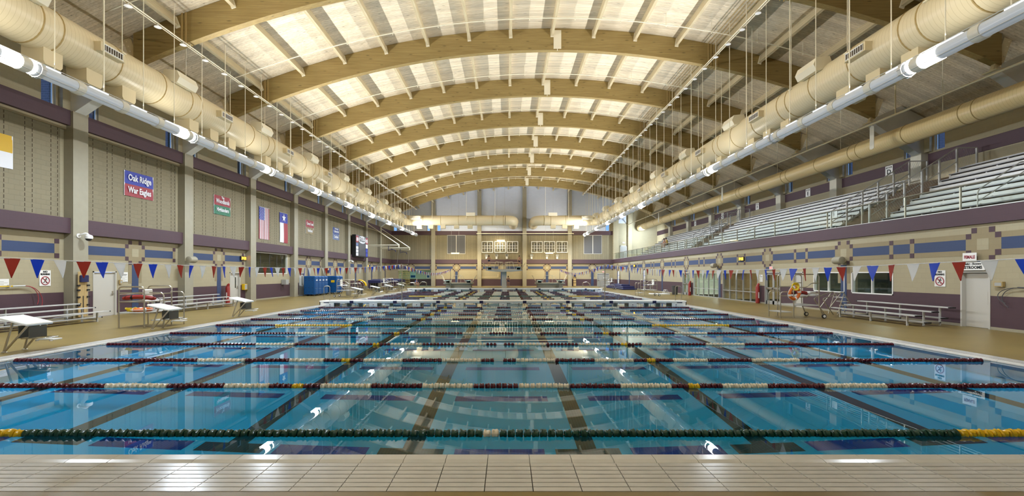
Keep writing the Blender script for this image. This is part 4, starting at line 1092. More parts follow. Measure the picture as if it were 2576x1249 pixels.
def lane_rope(k, idx, far):
    D = 5.656+2.398*k
    kind = 'green' if k % 5 == 0 else 'wine'
    desc = 'green and yellow' if kind == 'green' else 'wine, white and yellow'
    lab = ('%s float lane rope across the pool, %s from the camera' % (desc, in_words(idx))) if not far else ('%s float lane rope, %s past the near bulkhead' % (desc, in_words(idx)))
    r = thing('lane_rope', lab, 'lane rope', (-0.2, D, WZ+0.012), 0, 'lane ropes')
    x0, x1 = PL+0.25, PR-0.25
    part('cable', MB().tube([(x0-0.2+0.2, 0, 0), (x1+0.2+0.2, 0, 0)], 0.006, 5), M['steel'], r)
    pitch = 0.1; n = int((x1-x0)/pitch)
    half = 1310*D/FPX+0.2
    rest = {}
    for i in range(n+1):
        x = x0+i*pitch
        key = rope_key(x, kind)
        if kind == 'wine' and abs(x+0.2) < 0.06 and k in (2, 3): continue
        if k <= 2 and abs(x) < half:
            o = link('float', FM[key], r, (x+0.2, 0, random.uniform(-0.004, 0.006)), (random.uniform(0, 6), random.uniform(-0.05, 0.05), random.uniform(-0.05, 0.05)))
        else:
            rest.setdefault(key, []).append(x+0.2)
    for key, xs_ in rest.items():
        mb = MB()
        for x in xs_: mb.lathe([(0.02, x-0.045), (0.056, x-0.026), (0.056, x+0.026), (0.02, x+0.045)], 8 if k < 8 else 6, axis='x')
        part('float_string', mb, M[key], r, True, stuff=True)
    sp_ = [(x0+0.2-0.25+0.012*i, 0.02*math.cos(i*1.2), 0.02*math.sin(i*1.2)) for i in range(20)]
    part('spring', MB().tube(sp_, 0.004, 4), M['steel'], r)
for k in range(10): lane_rope(k, k, False)
for i, k in enumerate(range(11, 20)): lane_rope(k, i, True)
# ------------------------------------------------------------------ bulkheads
def bulkhead(y0, dep, label):
    xa, xb = -11.92, 11.38; xc = (xa+xb)/2
    r = thing('bulkhead', label, 'bulkhead', (xc, y0, 0), 0, 'bulkheads across the pool')
    part('top_slab', MB().bbox(xa-xc, xb-xc, 0, dep, 0.20, 0.275, 0.02), M['white_plastic'], r)
    blk = [xc+(i-3.5)*2.743 for i in range(8)]
    holes = [(b-1.12, b+1.12, -0.30, 0.135) for b in blk]
    for nm, a in (('front_face', 0.02), ('rear_face', dep-0.09)):
        mb = MB(); cut_wall(mb, 'y', a, a+0.07, xa+0.02, xb-0.02, -0.75, 0.205, holes)
        mb.v = [(x-xc, y, z) for x, y, z in mb.v]
        part(nm, mb, M['white_plastic'], r)
    for s in (xa+0.02, xb-0.07): part('end_wall', MB().box(s-xc, s-xc+0.05, 0.02, dep-0.02, -0.75, 0.2), M['white_plastic'], r)
    part('hull', MB().box(xa-xc+0.1, xb-xc-0.1, 0.1, dep-0.1, -0.74, -0.32), M['white_plastic'], r)
    for b in blk:
        part('lane_marker', MB().box(b-xc-0.115, b-xc+0.115, -0.012, 0.03, 0.11, 0.278), M['navy_cover'], r)
        for d in (-1.12, -0.35, 0.4, 1.12): part('web_post', MB().box(b-xc+d-0.025, b-xc+d+0.025, 0.12, dep-0.12, -0.32, 0.2), M['fgreen'] if abs(d) > 1 else M['grey'], r)
    hw = MB()
    for i in range(17): hw.lathe([(0.02, -0.004), (0.03, 0.0), (0.03, 0.02)], 8, c=(blk[0]-xc-1.37+i*1.3715, 0.005, 0.02), axis='y')
    part('face_bolts', hw, M['navy_cover'], r)
    for x in (xa-xc+0.45, xb-xc-0.45): part('maker_plate', MB().box(x-0.17, x+0.17, 0.012, 0.022, 0.14, 0.185), M['navy_cover'], r)
    return r
bulkhead(28.84, 1.12, 'near white bulkhead with openings and navy lane blocks spanning the pool')
bulkhead(54.1, 1.12, 'far white bulkhead in front of the diving well')
def ubar(name, label, loc, w_, h, grp, rz=0, r_=0.022):
    t = thing(name, label, 'handrail', loc, rz, grp)
    part('rail', MB().tube(round_path([(-w_/2, 0, 0), (-w_/2, 0, h), (w_/2, 0, h), (w_/2, 0, 0)], 0.12, 5), r_, 8), M['steel'], t, True)
    for s in (-1, 1): part('base_flange', MB().lathe([(0.05, 0), (0.05, 0.012), (0.03, 0.03)], 10, c=(s*w_/2, 0, 0)), M['steel'], t)
    return t
ubar('hand_rail', 'stainless handrail loop on the left end of the near bulkhead', (-11.65, 29.4, 0.275), 0.38, 0.92, 'bulkhead handrails')
ubar('hand_rail', 'stainless handrail loop on the right end of the near bulkhead', (11.05, 29.4, 0.275), 0.38, 0.92, 'bulkhead handrails')
# ------------------------------------------------------------------ backstroke pennants
PM = {}
def pennant_mesh(key, v):
    W, H, t = 0.195, 0.27, 0.0025
    rnd = random.Random(v*7+len(key)); mb = MB(); vs = []; fs = []
    rows = 5; bx = rnd.uniform(-0.03, 0.03); tip = rnd.uniform(-0.02, 0.02); cv = rnd.uniform(0.3, 1.0)
    for side in (-1, 1):
        for i in range(rows+1):
            s = i/rows; hw = W/2*(1-s)+0.004
            off = bx*math.sin(s*PI*0.8)*cv
            for j in (-1, 0, 1): vs.append((side*t/2+off+(0.012*cv if j == 0 else 0), j*hw+tip*s, -H*s))
    n = (rows+1)*3
    for i in range(rows):
        for j in range(2):
            a = i*3+j; fs.append((a, a+1, a+4, a+3)); b = n+a; fs.append((b, b+3, b+4, b+1))
    for i in range(rows):
        for j in (0, 2): a = i*3+j; fs.append((a, a+3, n+a+3, n+a))
    fs.append((rows*3, rows*3+1, n+rows*3+1, n+rows*3)); fs.append((rows*3+1, rows*3+2, n+rows*3+2, n+rows*3+1))
    fs += [(0, n, n+1, 1), (1, n+1, n+2, 2)]
    mb.add(vs, fs); return mb.mesh('pennant', M[key], True)
for key in ('red', 'blue', 'pwhite'): PM[key] = [pennant_mesh(key, v) for v in range(4)]
def pennant_string(x, y0, y1, zf, ph, order, label, dx=0.0, pitch=0.365):
    r = thing('pennant_string', label, 'pennants', (x, y0, 0), 0, 'backstroke pennant strings')
    ys = [y0+(y1-y0)*i/60 for i in range(61)]
    X = lambda y: dx*(y-y0)/(y1-y0)
    part('cord', MB().tube([(X(y), y-y0, zf(y)) for y in ys], 0.007, 5), M['pwhite'], r)
    y = y0+ph; i = 0
    while y < y1-0.1:
        me = PM[order[i % 3]][random.randrange(4)]
        sl = math.atan((zf(y+0.1)-zf(y-0.1))/0.2)
        link('pennant', me, r, (X(y), y-y0, zf(y)), (sl, random.uniform(-0.15, 0.15), random.uniform(-0.35, 0.35)))
        y += pitch*random.uniform(0.9, 1.1); i += 1
    return r
pennant_string(-6.8, 4.0, 29.4, lambda y: 2.14+(y-11)**2*0.00136, 0.02+2.22-0.365*6+0.09, ('red', 'blue', 'pwhite'), 'red, blue and white pennant string over the left side of the near pool')
pennant_string(6.3, 4.0, 29.4, lambda y: 2.07+(y-12)**2*0.0018, 1.68-0.365*3+0.28, ('pwhite', 'red', 'blue'), 'red, white and blue pennant string over the right side of the near pool')
pennant_string(-6.8, 29.4, 54.6, lambda y: 2.58-0.5*math.sin((y-29.4)/25.2*PI), 0.2, ('pwhite', 'red', 'blue'), 'pennant string over the left side between the two bulkheads')
pennant_string(6.3, 29.4, 54.6, lambda y: 2.58-0.5*math.sin((y-29.4)/25.2*PI), 0.2, ('blue', 'pwhite', 'red'), 'pennant string over the right side between the two bulkheads')
def flag_pole(x, y, z0, label):
    t = thing('flag_pole', label, 'pole', (x, y, z0), 0, 'pennant poles')
    part('pole', MB().tube([(0, 0, 0), (0, 0, 2.62-z0)], 0.025, 8), M['steel'], t, True)
    part('socket', MB().lathe([(0.06, 0), (0.06, 0.02), (0.035, 0.05)], 10), M['steel'], t)
    part('cleat', MB().box(-0.05, 0.05, -0.04, -0.02, 1.7, 1.74).tube([(0, -0.03, 2.58-z0), (0, -0.03, 2.63-z0)], 0.035, 8), M['steel'], t)
flag_pole(-6.8, 29.4, 0.275, 'left stainless pennant pole on the near bulkhead'); flag_pole(6.3, 29.4, 0.275, 'right stainless pennant pole on the near bulkhead')
flag_pole(-6.8, 54.6, 0.275, 'left stainless pennant pole on the far bulkhead'); flag_pole(6.3, 54.6, 0.275, 'right stainless pennant pole on the far bulkhead')
# ------------------------------------------------------------------ starting blocks
def starting_block(label):
    t = thing('starting_block', label, 'starting block', (0, 0, 0), 0, 'starting blocks on the left deck')
    pl_ = MB().bbox(-0.41, 0.41, -0.03, 0.62, 0, 0.055, 0.02)
    part('platform', pl_, M['white_plastic'], t, loc=(0.26, 0, 0.76), rot=(0, math.radians(13), 0))
    for y in (0.04, 0.52):
        part('frame', MB().tube(round_path([(0.24, y, 0.80), (0, y, 0.03), (0.02, y, 0.025), (0.60, y, 0.68)], 0.05, 3), 0.024, 8), M['steel'], t, True)
        part('foot', MB().lathe([(0.06, 0), (0.06, 0.012), (0.035, 0.03)], 10, c=(0.01, y, 0)), M['steel'], t)
    for x, zt in ((0.34, 0.66), (0.60, 0.64)):
        part('number_panel', MB().box(x-0.008, x+0.008, 0.06, 0.50, 0.36, zt), M['panel'], t)
    part('crossbar', MB().tube([(0.30, 0.04, 0.36), (0.30, 0.52, 0.36)], 0.016, 6), M['steel'], t)
    part('side_step', MB().bbox(0.30, 0.72, 0.54, 0.80, 0.24, 0.27, 0.01).box(0.30, 0.34, 0.50, 0.56, 0.22, 0.26).box(0.66, 0.70, 0.50, 0.56, 0.22, 0.26), M['white_plastic'], t)
    part('start_grip', MB().tube(round_path([(0.36, 0.10, 0.34), (0.98, 0.10, 0.36), (0.98, 0.46, 0.36), (0.36, 0.46, 0.34)], 0.08, 4), 0.013, 6), M['steel'], t, True)
    return t
SB = [(11.28, 'white starting block nearest the camera on the left deck'), (16.0, 'second white starting block on the left deck, by the guard stand'),
      (20.7, 'third white starting block on the left deck, past the guard stand'), (37.0, 'first white starting block past the near bulkhead on the left deck'),
      (42.0, 'second white starting block past the near bulkhead on the left deck'), (46.8, 'third white starting block past the near bulkhead on the left deck'),
      (52.0, 'farthest white starting block on the left deck, beside the far bulkhead')]
b0 = starting_block(SB[0][1]); b0.location = (-12.52, SB[0][0], 0)
text('7', 0.11, M['ink'], b0, (0.33, 0.28, 0.50), (PI/2, 0, PI/2), 'number').scale = (1, 1, 1)
for y, lab in SB[1:]: dup(b0, (-12.52, y, 0), 0, lab)
# ------------------------------------------------------------------ banners, signs and fittings on the walls
class Side:
    """local frame of a plate hung on a wall: a runs to the viewer's right, o out of the wall"""
    def __init__(s, side): s.side = side
    def box(s, mb, a0, a1, o0, o1, z0, z1):
        if s.side == 'left': return mb.box(o0, o1, a0, a1, z0, z1)
        if s.side == 'right': return mb.box(-o1, -o0, -a1, -a0, z0, z1)
        return mb.box(a0, a1, -o1, -o0, z0, z1)
    def pt(s, a, o, z):
        return {'left': (o, a, z), 'right': (-o, -a, z), 'far': (a, -o, z)}[s.side]
    rot = property(lambda s: {'left': (PI/2, 0, PI/2), 'right': (PI/2, 0, -PI/2), 'far': (PI/2, 0, 0)}[s.side])
SL, SR, SF = Side('left'), Side('right'), Side('far')
def col(name, c, rough=0.55): return pmat(name, c, rough)
B_BLUE = col('banner blue', (0.035, 0.05, 0.33)); B_RED = col('banner red', (0.32, 0.04, 0.05)); B_GREEN = col('banner green', (0.03, 0.17, 0.09))
B_GOLD = col('banner gold', (0.60, 0.36, 0.01)); B_TAN = col('banner tan', (0.26, 0.20, 0.10)); B_WHITE = col('banner white', (0.74, 0.74, 0.76)); B_SLATE = col('banner slate', (0.12, 0.16, 0.30)); B_SKY = col('banner dark blue', (0.03, 0.06, 0.26))
def wavy(S, a0, a1, z0, z1, o, amp=0.02, n=10, th=0.006):
    mb = MB(); vs = []; m = 6
    for k in (0, 1):
        for j in range(m+1):
            for i in range(n+1):
                a = a0+(a1-a0)*i/n; z = z0+(z1-z0)*j/m
                vs.append(S.pt(a, o+th*k+amp*math.sin(i*1.3+j*0.5)*(1-0.6*j/m), z))
    fs = []; q = (n+1)*(m+1)
    for j in range(m):
        for i in range(n):
            p = j*(n+1)+i; fs.append((p, p+1, p+n+2, p+n+1)); fs.append((q+p, q+p+n+1, q+p+n+2, q+p+1))
    for i in range(n): fs.append((i, q+i, q+i+1, i+1)); t = m*(n+1)+i; fs.append((t, t+1, q+t+1, q+t))
    for j in range(m): a = j*(n+1); fs.append((a, a+n+1, q+a+n+1, q+a)); a += n; fs.append((a, q+a, q+a+n+1, a+n+1))
    return mb.add(vs, fs)
def banner(y0, y1, ztop, zbot, ctop, cbot, lines, label):
    W = y1-y0; H = ztop-zbot
    t = thing('wall_banner', label, 'banner', (XL+0.07, (y0+y1)/2, zbot), 0, 'team banners on the left wall')
    part('upper_half', wavy(SL, -W/2, W/2, H*0.48, H, 0.012), ctop, t, True); part('lower_half', wavy(SL, -W/2, W/2, 0, H*0.48, 0.012), cbot, t, True)
    for s in (-W/2, W/2): part('hem', SL.box(MB(), s-0.02, s+0.02, 0.004, 0.022, 0, H), B_WHITE, t)
    for body, z, size, sx, m in lines: text(body, size*1.1, m, t, SL.pt(0, 0.062, z*H), SL.rot, 'lettering', sx*0.92, 0.011)
    return t
banner(15.4, 17.3, 7.2, 5.95, B_GOLD, B_WHITE, [], 'gold and white banner cut off by the left edge of the photo')
banner(22.37, 24.17, 7.1, 5.86, B_BLUE, B_RED, [('Oak Ridge', 0.44, 0.80, B_WHITE), ('War Eagles', 0.42, 0.74, B_WHITE)] if False else [('Oak Ridge', 0.74, 0.40, 0.85, B_WHITE), ('War Eagles', 0.25, 0.38, 0.82, B_WHITE)], 'blue over red banner with white Oak Ridge War Eagles lettering')
banner(29.2, 30.9, 7.1, 5.87, B_RED, B_GREEN, [('The', 0.91, 0.20, 0.9, B_WHITE), ('Woodlands', 0.70, 0.36, 0.82, B_WHITE), ('Highlanders', 0.26, 0.32, 0.82, B_WHITE)], 'red over green banner with white The Woodlands Highlanders lettering')
banner(42.5, 44.2, 7.09, 5.8, B_RED, B_TAN, [('Caney Creek', 0.74, 0.32, 0.85, B_WHITE), ('Panthers', 0.24, 0.36, 0.85, B_WHITE)], 'red over tan banner with white Caney Creek Panthers lettering')
banner(49.1, 50.9, 7.08, 5.75, B_SKY, B_SLATE, [('The Woodlands', 0.90, 0.18, 0.85, B_WHITE), ('College Park', 0.68, 0.32, 0.85, B_WHITE), ('Cavaliers', 0.24, 0.36, 0.9, B_WHITE)], 'dark blue over slate banner with white College Park lettering')
# flags
t = thing('national_flag', 'United States flag hung vertically on the left wall above the office window', 'flag', (XL+0.07, 34.5, 4.67), 0, 'flags on the left wall')
W, H = 1.45, 2.45; sw = W/13
part('rod', MB().tube([SL.pt(-0.05, 0.03, H+0.01), SL.pt(W+0.05, 0.03, H+0.01)], 0.015, 6), M['alu'], t)
for i in range(13):
    top = H if i >= 7 else H*0.60
    part('stripe', wavy(SL, i*sw, (i+1)*sw-0.001, 0, top, 0.012+0.012*math.sin(i*1.1), 0.004, 2), B_RED if i % 2 == 0 else B_WHITE, t, True)
part('canton', wavy(SL, 0, 7*sw, H*0.60, H, 0.016, 0.012, 8), B_BLUE, t, True)
def star(S, a, o, z, r, th=0.004):
    mb = MB(); pts = []
    for i in range(10):
        q = PI/2+i*PI/5; rr = r if i % 2 == 0 else r*0.4; pts.append((a+rr*math.cos(q), z+rr*math.sin(q)))
    vs = [S.pt(p[0], o, p[1]) for p in pts]+[S.pt(p[0], o+th, p[1]) for p in pts]+[S.pt(a, o+th, z)]
    fs = [tuple(range(10))]+[(i, (i+1) % 10, 10+(i+1) % 10, 10+i) for i in range(10)]+[(10+i, 10+(i+1) % 10, 20) for i in range(10)]
    return mb.add(vs, fs)
st = MB()
for r_ in range(9):
    for c_ in range(6 if r_ % 2 == 0 else 5):
        s_ = star(SL, 0.07+0.126*c_+(0 if r_ % 2 == 0 else 0.063), 0.036, H*0.60+0.06+r_*0.108, 0.038); st.add(s_.v, s_.f)
part('stars', st, B_WHITE, t, stuff=True)
t = thing('state_flag', 'Texas flag with one white star hung right of the United States flag', 'flag', (XL+0.07, 37.6, 4.6), 0, 'flags on the left wall')
W, H = 1.35, 2.5
part('rod', MB().tube([SL.pt(-0.05, 0.03, H+0.01), SL.pt(W+0.05, 0.03, H+0.01)], 0.015, 6), M['alu'], t)
part('blue_field', wavy(SL, 0, W, H*0.67, H, 0.014), B_BLUE, t, True); part('white_field', wavy(SL, 0.05, W*0.52, 0.03, H*0.67, 0.014), B_WHITE, t, True); part('red_field', wavy(SL, W*0.52, W+0.03, 0, H*0.67, 0.014), B_RED, t, True)
part('star', star(SL, W/2, 0.05, H*0.835, 0.36), B_WHITE, t)
# signs
def sign(name, S, a, z0, w_, h, label, parts_, loc, group=None, th=0.012, board=None):
    t = thing(name, label, 'sign', loc, 0, group)
    part('board', S.box(MB(), -w_/2, w_/2, 0.0, th, 0, h), board or M['white'], t)
    for p in parts_:
        if p[0] == 't': text(p[1], p[2], p[5], t, S.pt(p[3], th+0.003, p[4]), S.rot, 'lettering', p[6] if len(p) > 6 else 1, p[7] if len(p) > 7 else 0.004)
        elif p[0] == 'b': part('printed_line', S.box(MB(), p[1], p[2], th, th+0.002, p[3], p[4]), p[5], t)
        elif p[0] == 'ban':
            cx, cz, r = p[1:4]; mb = MB(); n = 24; pts = [S.pt(cx+r*math.cos(2*PI*i/n), th+0.004, cz+r*math.sin(2*PI*i/n)) for i in range(n)]
            part('prohibition_ring', mb.tube(pts, r*0.11, 5, closed=True), B_RED, t)
            part('prohibition_bar', MB().tube([S.pt(cx-r*0.68, th+0.006, cz+r*0.68), S.pt(cx+r*0.68, th+0.006, cz-r*0.68)], r*0.10, 5), B_RED, t)
            f = MB(); q = lambda a_, b_: S.pt(cx+a_*r, th+0.004, cz+b_*r)
            f.ball(q(0.22, 0.55), r*0.13, n=8, m=5)
            for l in (((0.15, 0.35), (-0.05, -0.05)), ((0.15, 0.32), (0.42, 0.12)), ((0.12, 0.30), (-0.25, 0.28)), ((-0.05, -0.05), (0.30, -0.25)), ((0.30, -0.25), (0.18, -0.6)), ((-0.05, -0.05), (-0.25, -0.4)), ((-0.25, -0.4), (-0.55, -0.42))):
                f.tube([q(*l[0]), q(*l[1])], r*0.075, 5)
            part('running_figure', f, M['ink'], t)
    return t
norun = [('t', 'NO', 0.10, 0, 0.575, M['ink'], 1.1, 0.006), ('t', 'RUNNING', 0.095, 0, 0.475, M['ink'], 0.85, 0.006), ('ban', 0, 0.215, 0.165)]
sign('no_running_sign', SL, 0, 0, 0.45, 0.64, 'white NO RUNNING sign with red crossed runner on the left wall', norun, (XL+0.008, 18.6, 1.48), 'no running signs')
sign('no_running_sign', SR, 0, 0, 0.45, 0.64, 'white NO RUNNING sign with red crossed runner on the right wall', norun, (XR-0.008, 17.97, 1.47), 'no running signs')
notice = [('b', -0.15, 0.15, 0.36, 0.385, M['ink']), ('b', -0.12, 0.12, 0.30, 0.32, M['ink'])]+[('b', -0.16, 0.02 if i % 2 else 0.16, 0.22-0.05*i, 0.235-0.05*i, M['grey']) for i in range(5)]+[('b', -0.11, -0.05, 0.41, 0.46, B_BLUE)]
sign('rules_notice', SL, 0, 0, 0.40, 0.48, 'white printed pool notice right of the first left door', notice, (XL+0.008, 22.45, 1.58), 'printed notices')
sign('rules_notice', SR, 0, 0, 0.36, 0.48, 'white printed pool notice on the right wall between storefront and glass doors', notice, (XR-0.008, 30.62, 1.45), 'printed notices')
sign('rules_notice', SL, 0, 0, 0.40, 0.28, 'white notice cut off by the left edge of the photo', notice[3:7], (XL+0.008, 17.05, 1.5), 'printed notices')
sign('restroom_sign', SR, 0, 0, 0.95, 0.30, 'white Dressing Showers RESTROOMS sign over the near right door', [('t', 'Dressing - Showers', 0.10, 0, 0.235, M['ink'], 0.9), ('t', 'RESTROOMS', 0.145, 0, 0.10, M['ink'], 0.95, 0.006)], (XR-0.12, 16.65, 2.10))
sign('female_sign', SR, 0, 0, 0.50, 0.32, 'white FEMALE sign in red letters above the restroom sign', [('t', 'FEMALE', 0.16, 0, 0.16, M['maroonpaint'], 0.72, 0.006)], (XR-0.15, 16.68, 2.42))
for y, ch, w_ in ((28.75, 'D', ''), (36.5, 'E', ''), (43.9, 'F', ''), (51.0, 'G', ''), (58.4, 'H', '')):
    sign('section_sign', SR, 0, 0, 0.55, 0.62, 'white SECTION %s sign on the maroon band behind the bleachers' % ch, [('t', 'SECTION', 0.13, 0, 0.50, M['ink'], 0.85), ('t', ch, 0.40, 0, 0.22, M['ink'], 1.1, 0.01)], (XG-0.075, y, 8.2), 'section signs')
def exit_sign(S, loc, label):
    t = thing('exit_sign', label, 'sign', loc, 0, 'exit signs')
    part('housing', S.box(MB(), -0.18, 0.18, 0, 0.05, 0, 0.22), M['white'], t); part('lit_face', S.box(MB(), -0.16, 0.16, 0.05, 0.056, 0.02, 0.20), pmat('pale sign face', (0.8, 0.55, 0.5), 0.4), t)
    text('EXIT', 0.16, M['exitred'], t, S.pt(0, 0.06, 0.11), S.rot, 'lettering', 0.8, 0.004)
exit_sign(SF, (15.5, DFAR-0.02, 2.25), 'red EXIT sign over the double grey doors in the right far corner')
exit_sign(SF, (18.8, DFAR-0.02, 6.95), 'red EXIT sign over the gallery door')
exit_sign(SR, (XR-0.02, 29.4, 2.25), 'red EXIT sign over the double glass doors on the right wall')
# digital clocks
SEG = {'0': 'abcdef', '1': 'bc', '2': 'abged', '3': 'abgcd', '4': 'fgbc', '5': 'afgcd', '6': 'afgedc', '7': 'abc', '8': 'abcdefg', '9': 'abcdfg'}
def clock(S, loc, label, w_=0.72, h=0.30):
    t = thing('pace_clock', label, 'clock', loc, 0, 'amber digital clocks')
    part('case', S.box(MB(), -w_/2, w_/2, 0, 0.09, 0, h), M['black'], t)
    d = MB(); gw = w_*0.19; gh = h*0.66; th = gw*0.24
    for i, ch in enumerate('3439'):
        a0 = -w_/2+w_*0.06+i*w_*0.225+(w_*0.03 if i > 1 else 0); z0 = h*0.17
        for s in SEG[ch]:
            x0, x1, q0, q1 = {'a': (0, gw, gh-th, gh), 'd': (0, gw, 0, th), 'g': (0, gw, gh/2-th/2, gh/2+th/2), 'f': (0, th, gh/2, gh), 'b': (gw-th, gw, gh/2, gh), 'e': (0, th, 0, gh/2), 'c': (gw-th, gw, 0, gh/2)}[s]
            S.box(d, a0+x0, a0+x1, 0.09, 0.094, z0+q0, z0+q1)
    for q in (0.38, 0.58): S.box(d, -0.012, 0.012, 0.09, 0.094, h*q, h*q+0.02)
    part('digits', d, M['amber'], t, label='amber digits 34:39')
clock(SL, (XL+0.02, 32.46, 2.95), 'amber digital clock reading 34:39 on the left wall before the office window', 0.62)
clock(SR, (XR-0.02, 33.1, 2.93), 'amber digital clock reading 34:39 on the right wall above the near storefront')
clock(SL, (XL+0.02, 61.3, 2.95), 'small amber digital clock far down the left wall'); clock(SR, (XR-0.02, 60.9, 2.95), 'small amber digital clock far down the right wall')
# loudspeakers, cameras, boxes
def wall_speaker(S, loc, label):
    t = thing('wall_speaker', label, 'speaker', loc, 0, 'beige wall loudspeakers')
    b = MB(); b.lathe([(0.14, -0.28), (0.18, -0.25), (0.20, 0.20), (0.17, 0.28)], 14, c=S.pt(0, 0.34, 0.18), axis='y'); part('cabinet', b, M['conc'], t, True)
    part('bracket', S.box(MB(), -0.06, 0.06, 0, 0.2, 0.12, 0.24), M['duct_plain'], t)
wall_speaker(SL, (-18.5, 26.2, 2.62), 'beige round loudspeaker on the second left column'); wall_speaker(SR, (XR-0.02, 23.0, 2.48), 'beige round loudspeaker on the right wall above the office windows'); wall_speaker(SR, (XR-0.02, 36.9, 2.48), 'beige round loudspeaker between the storefronts')
def dome_cam(loc, label):
    t = thing('dome_camera', label, 'camera', loc, 0, 'dome cameras')
    part('arm', MB().tube(round_path([(0, -0.12, 0), (0.16, -0.12, 0.06), (0.28, -0.05, 0.12), (0.34, 0, 0.04)], 0.06, 3), 0.04, 8).lathe([(0.10, 0.0), (0.10, 0.03)], 10, c=(0.0, -0.12, 0), axis='x'), M['white'], t, True)
    part('housing', MB().lathe([(0.04, 0.06), (0.13, 0.02), (0.15, -0.05), (0.14, -0.12)], 14, c=(0.34, 0, 0)), M['white'], t, True)
    part('dome', MB().ball((0.34, 0, -0.12), 0.12, 0.12, 0.10, 12, 6), M['black'], t, True)
dome_cam((-18.5, 19.75, 3.62), 'white dome camera on the first left column'); dome_cam((-18.5, 53.35, 3.5), 'white dome camera on the far left column below the scoreboard')
def wall_box(S, loc, w_, h, d, mat, label, cat, name):
    t = thing(name, label, cat, loc); part('case', S.box(MB(), -w_/2, w_/2, 0, d, 0, h), mat, t); part('front_plate', S.box(MB(), -w_/2+0.03, w_/2-0.03, d, d+0.008, 0.03, h-0.03), M['grey'], t)
wall_box(SL, (XL+0.02, 22.2, 1.48), 0.16, 0.2, 0.05, M['duct_seam'], 'small brown control box right of the first left door', 'box', 'control_box')
wall_box(SL, (XL+0.02, 38.3, 1.10), 0.5, 0.42, 0.38, M['grey'], 'grey drinking fountain on the left wall below the office window', 'fountain', 'drinking_fountain')
wall_box(SL, (XL+0.02, 32.55, 0.85), 0.36, 0.42, 0.2, M['fyellow'], 'yellow first aid case on the left wall beside the second door', 'case', 'first_aid_case')
wall_box(SR, (XR-0.02, 15.75, 1.52), 0.28, 0.18, 0.1, M['duct_seam'], 'small brown box on the navy stripe by the near right door', 'box', 'control_box')
def pole_rack(S, loc, L, label, hose):
    t = thing('reach_pole', label, 'pole', loc, 0, 'reach poles on the walls')
    part('pole', MB().tube([S.pt(-L, 0.08, 0), S.pt(0, 0.08, 0)], 0.022, 8), M['fyellow'], t, True); part('grip', MB().tube([S.pt(0, 0.08, 0), S.pt(0.45, 0.08, 0.01)], 0.026, 8), M['alu'], t, True)
    pts = [S.pt(0.45+0.62*math.sin(i/9*PI*0.62), 0.08+0.05*i/9, -0.62*(1-math.cos(i/9*PI*0.62))) for i in range(10)]
    part('hook_loop', MB().tube(pts, 0.014, 6), hose, t, True)
    pts = [S.pt(0.45+0.45*math.sin(i/9*PI*0.66), 0.10+0.05*i/9, -0.5*(1-math.cos(i/9*PI*0.66))) for i in range(10)]
    part('hook_loop', MB().tube(pts, 0.014, 6), hose, t, True)
    for a in (-L*0.8, -0.1): part('bracket', S.box(MB(), a-0.02, a+0.02, 0, 0.10, -0.05, 0.05), M['grey'], t)
pole_rack(SL, (XL+0.02, 17.3, 1.50), 2.4, 'yellow reach pole with red hook loops on the left wall', B_RED)
pole_rack(SR, (XR-0.02, 14.9, 1.48), 0.0001+2.2, 'yellow reach pole with grey hook loops on the right wall', M['darkgrey']) if False else None
t = thing('reach_pole', 'yellow reach pole with dark hook loops on the right wall', 'pole', (XR-0.02, 15.0, 1.50), 0, 'reach poles on the walls')
part('pole', MB().tube([(-0.08, -2.6, 0), (-0.08, -0.25, 0)], 0.022, 8), M['fyellow'], t, True); part('grip', MB().tube([(-0.08, -0.25, 0), (-0.08, 0.15, 0.01)], 0.026, 8), M['darkgrey'], t, True)
for e, k in ((0.62, 0.5), (0.48, 0.62)):
    part('hook_loop', MB().tube([(-0.09, 0.15+e*math.sin(i/11*PI*0.8), -k*(1-math.cos(i/11*PI*0.8))*0.6) for i in range(12)], 0.012, 6), M['darkgrey'], t, True)
for a in (-2.0, -0.4): part('bracket', MB().box(-0.10, 0, a-0.02, a+0.02, -0.05, 0.05), M['grey'], t)
# scoreboard
t = thing('scoreboard', 'dark scoreboard with red corners and a white GULLO oval on the left wall', 'scoreboard', (XL+0.32, 56.85, 4.1))
W, H = 4.7, 2.65
part('cabinet', SL.box(MB(), -W/2, W/2, 0, 0.45, 0, H), M['black'], t)
part('screen', SL.box(MB(), -W*0.27, W*0.27, 0.45, 0.47, 0.15, H*0.64), M['darkgrey'], t)
for s in (-1, 1):
    part('corner_panel', SL.box(MB(), s*W*0.40-W*0.09, s*W*0.40+W*0.09, 0.45, 0.465, H*0.66, H*0.96), B_RED, t)
    part('logo_bar', SL.box(MB(), s*W*0.40-W*0.05, s*W*0.40+W*0.05, 0.465, 0.47, H*0.72, H*0.88), B_WHITE, t)
ov = MB(); n = 28; pts = [(1.45*math.cos(2*PI*i/n), 0.46*math.sin(2*PI*i/n)) for i in range(n)]
ov.add([SL.pt(a, 0.452, H*0.81+z) for a, z in pts]+[SL.pt(a, 0.475, H*0.81+z) for a, z in pts], [tuple(range(n-1, -1, -1)), tuple(range(n, 2*n))]+[(i, (i+1) % n, n+(i+1) % n, n+i) for i in range(n)])
part('oval_plate', ov, B_WHITE, t); text('GULLO', 0.74, M['ink'], t, SL.pt(-0.02, 0.48, H*0.81), SL.rot, 'lettering', 0.98, 0.025)
for i in range(4): part('sponsor_panel', SL.box(MB(), -W*0.48, -W*0.31, 0.45, 0.465, 0.12+i*0.40, 0.46+i*0.40), B_WHITE if i != 3 else B_SLATE, t)
for i in range(3): part('sponsor_panel', SL.box(MB(), W*0.31, W*0.48, 0.45, 0.465, 0.12+i*0.54, 0.60+i*0.54), B_WHITE if i == 2 else B_BLUE, t)
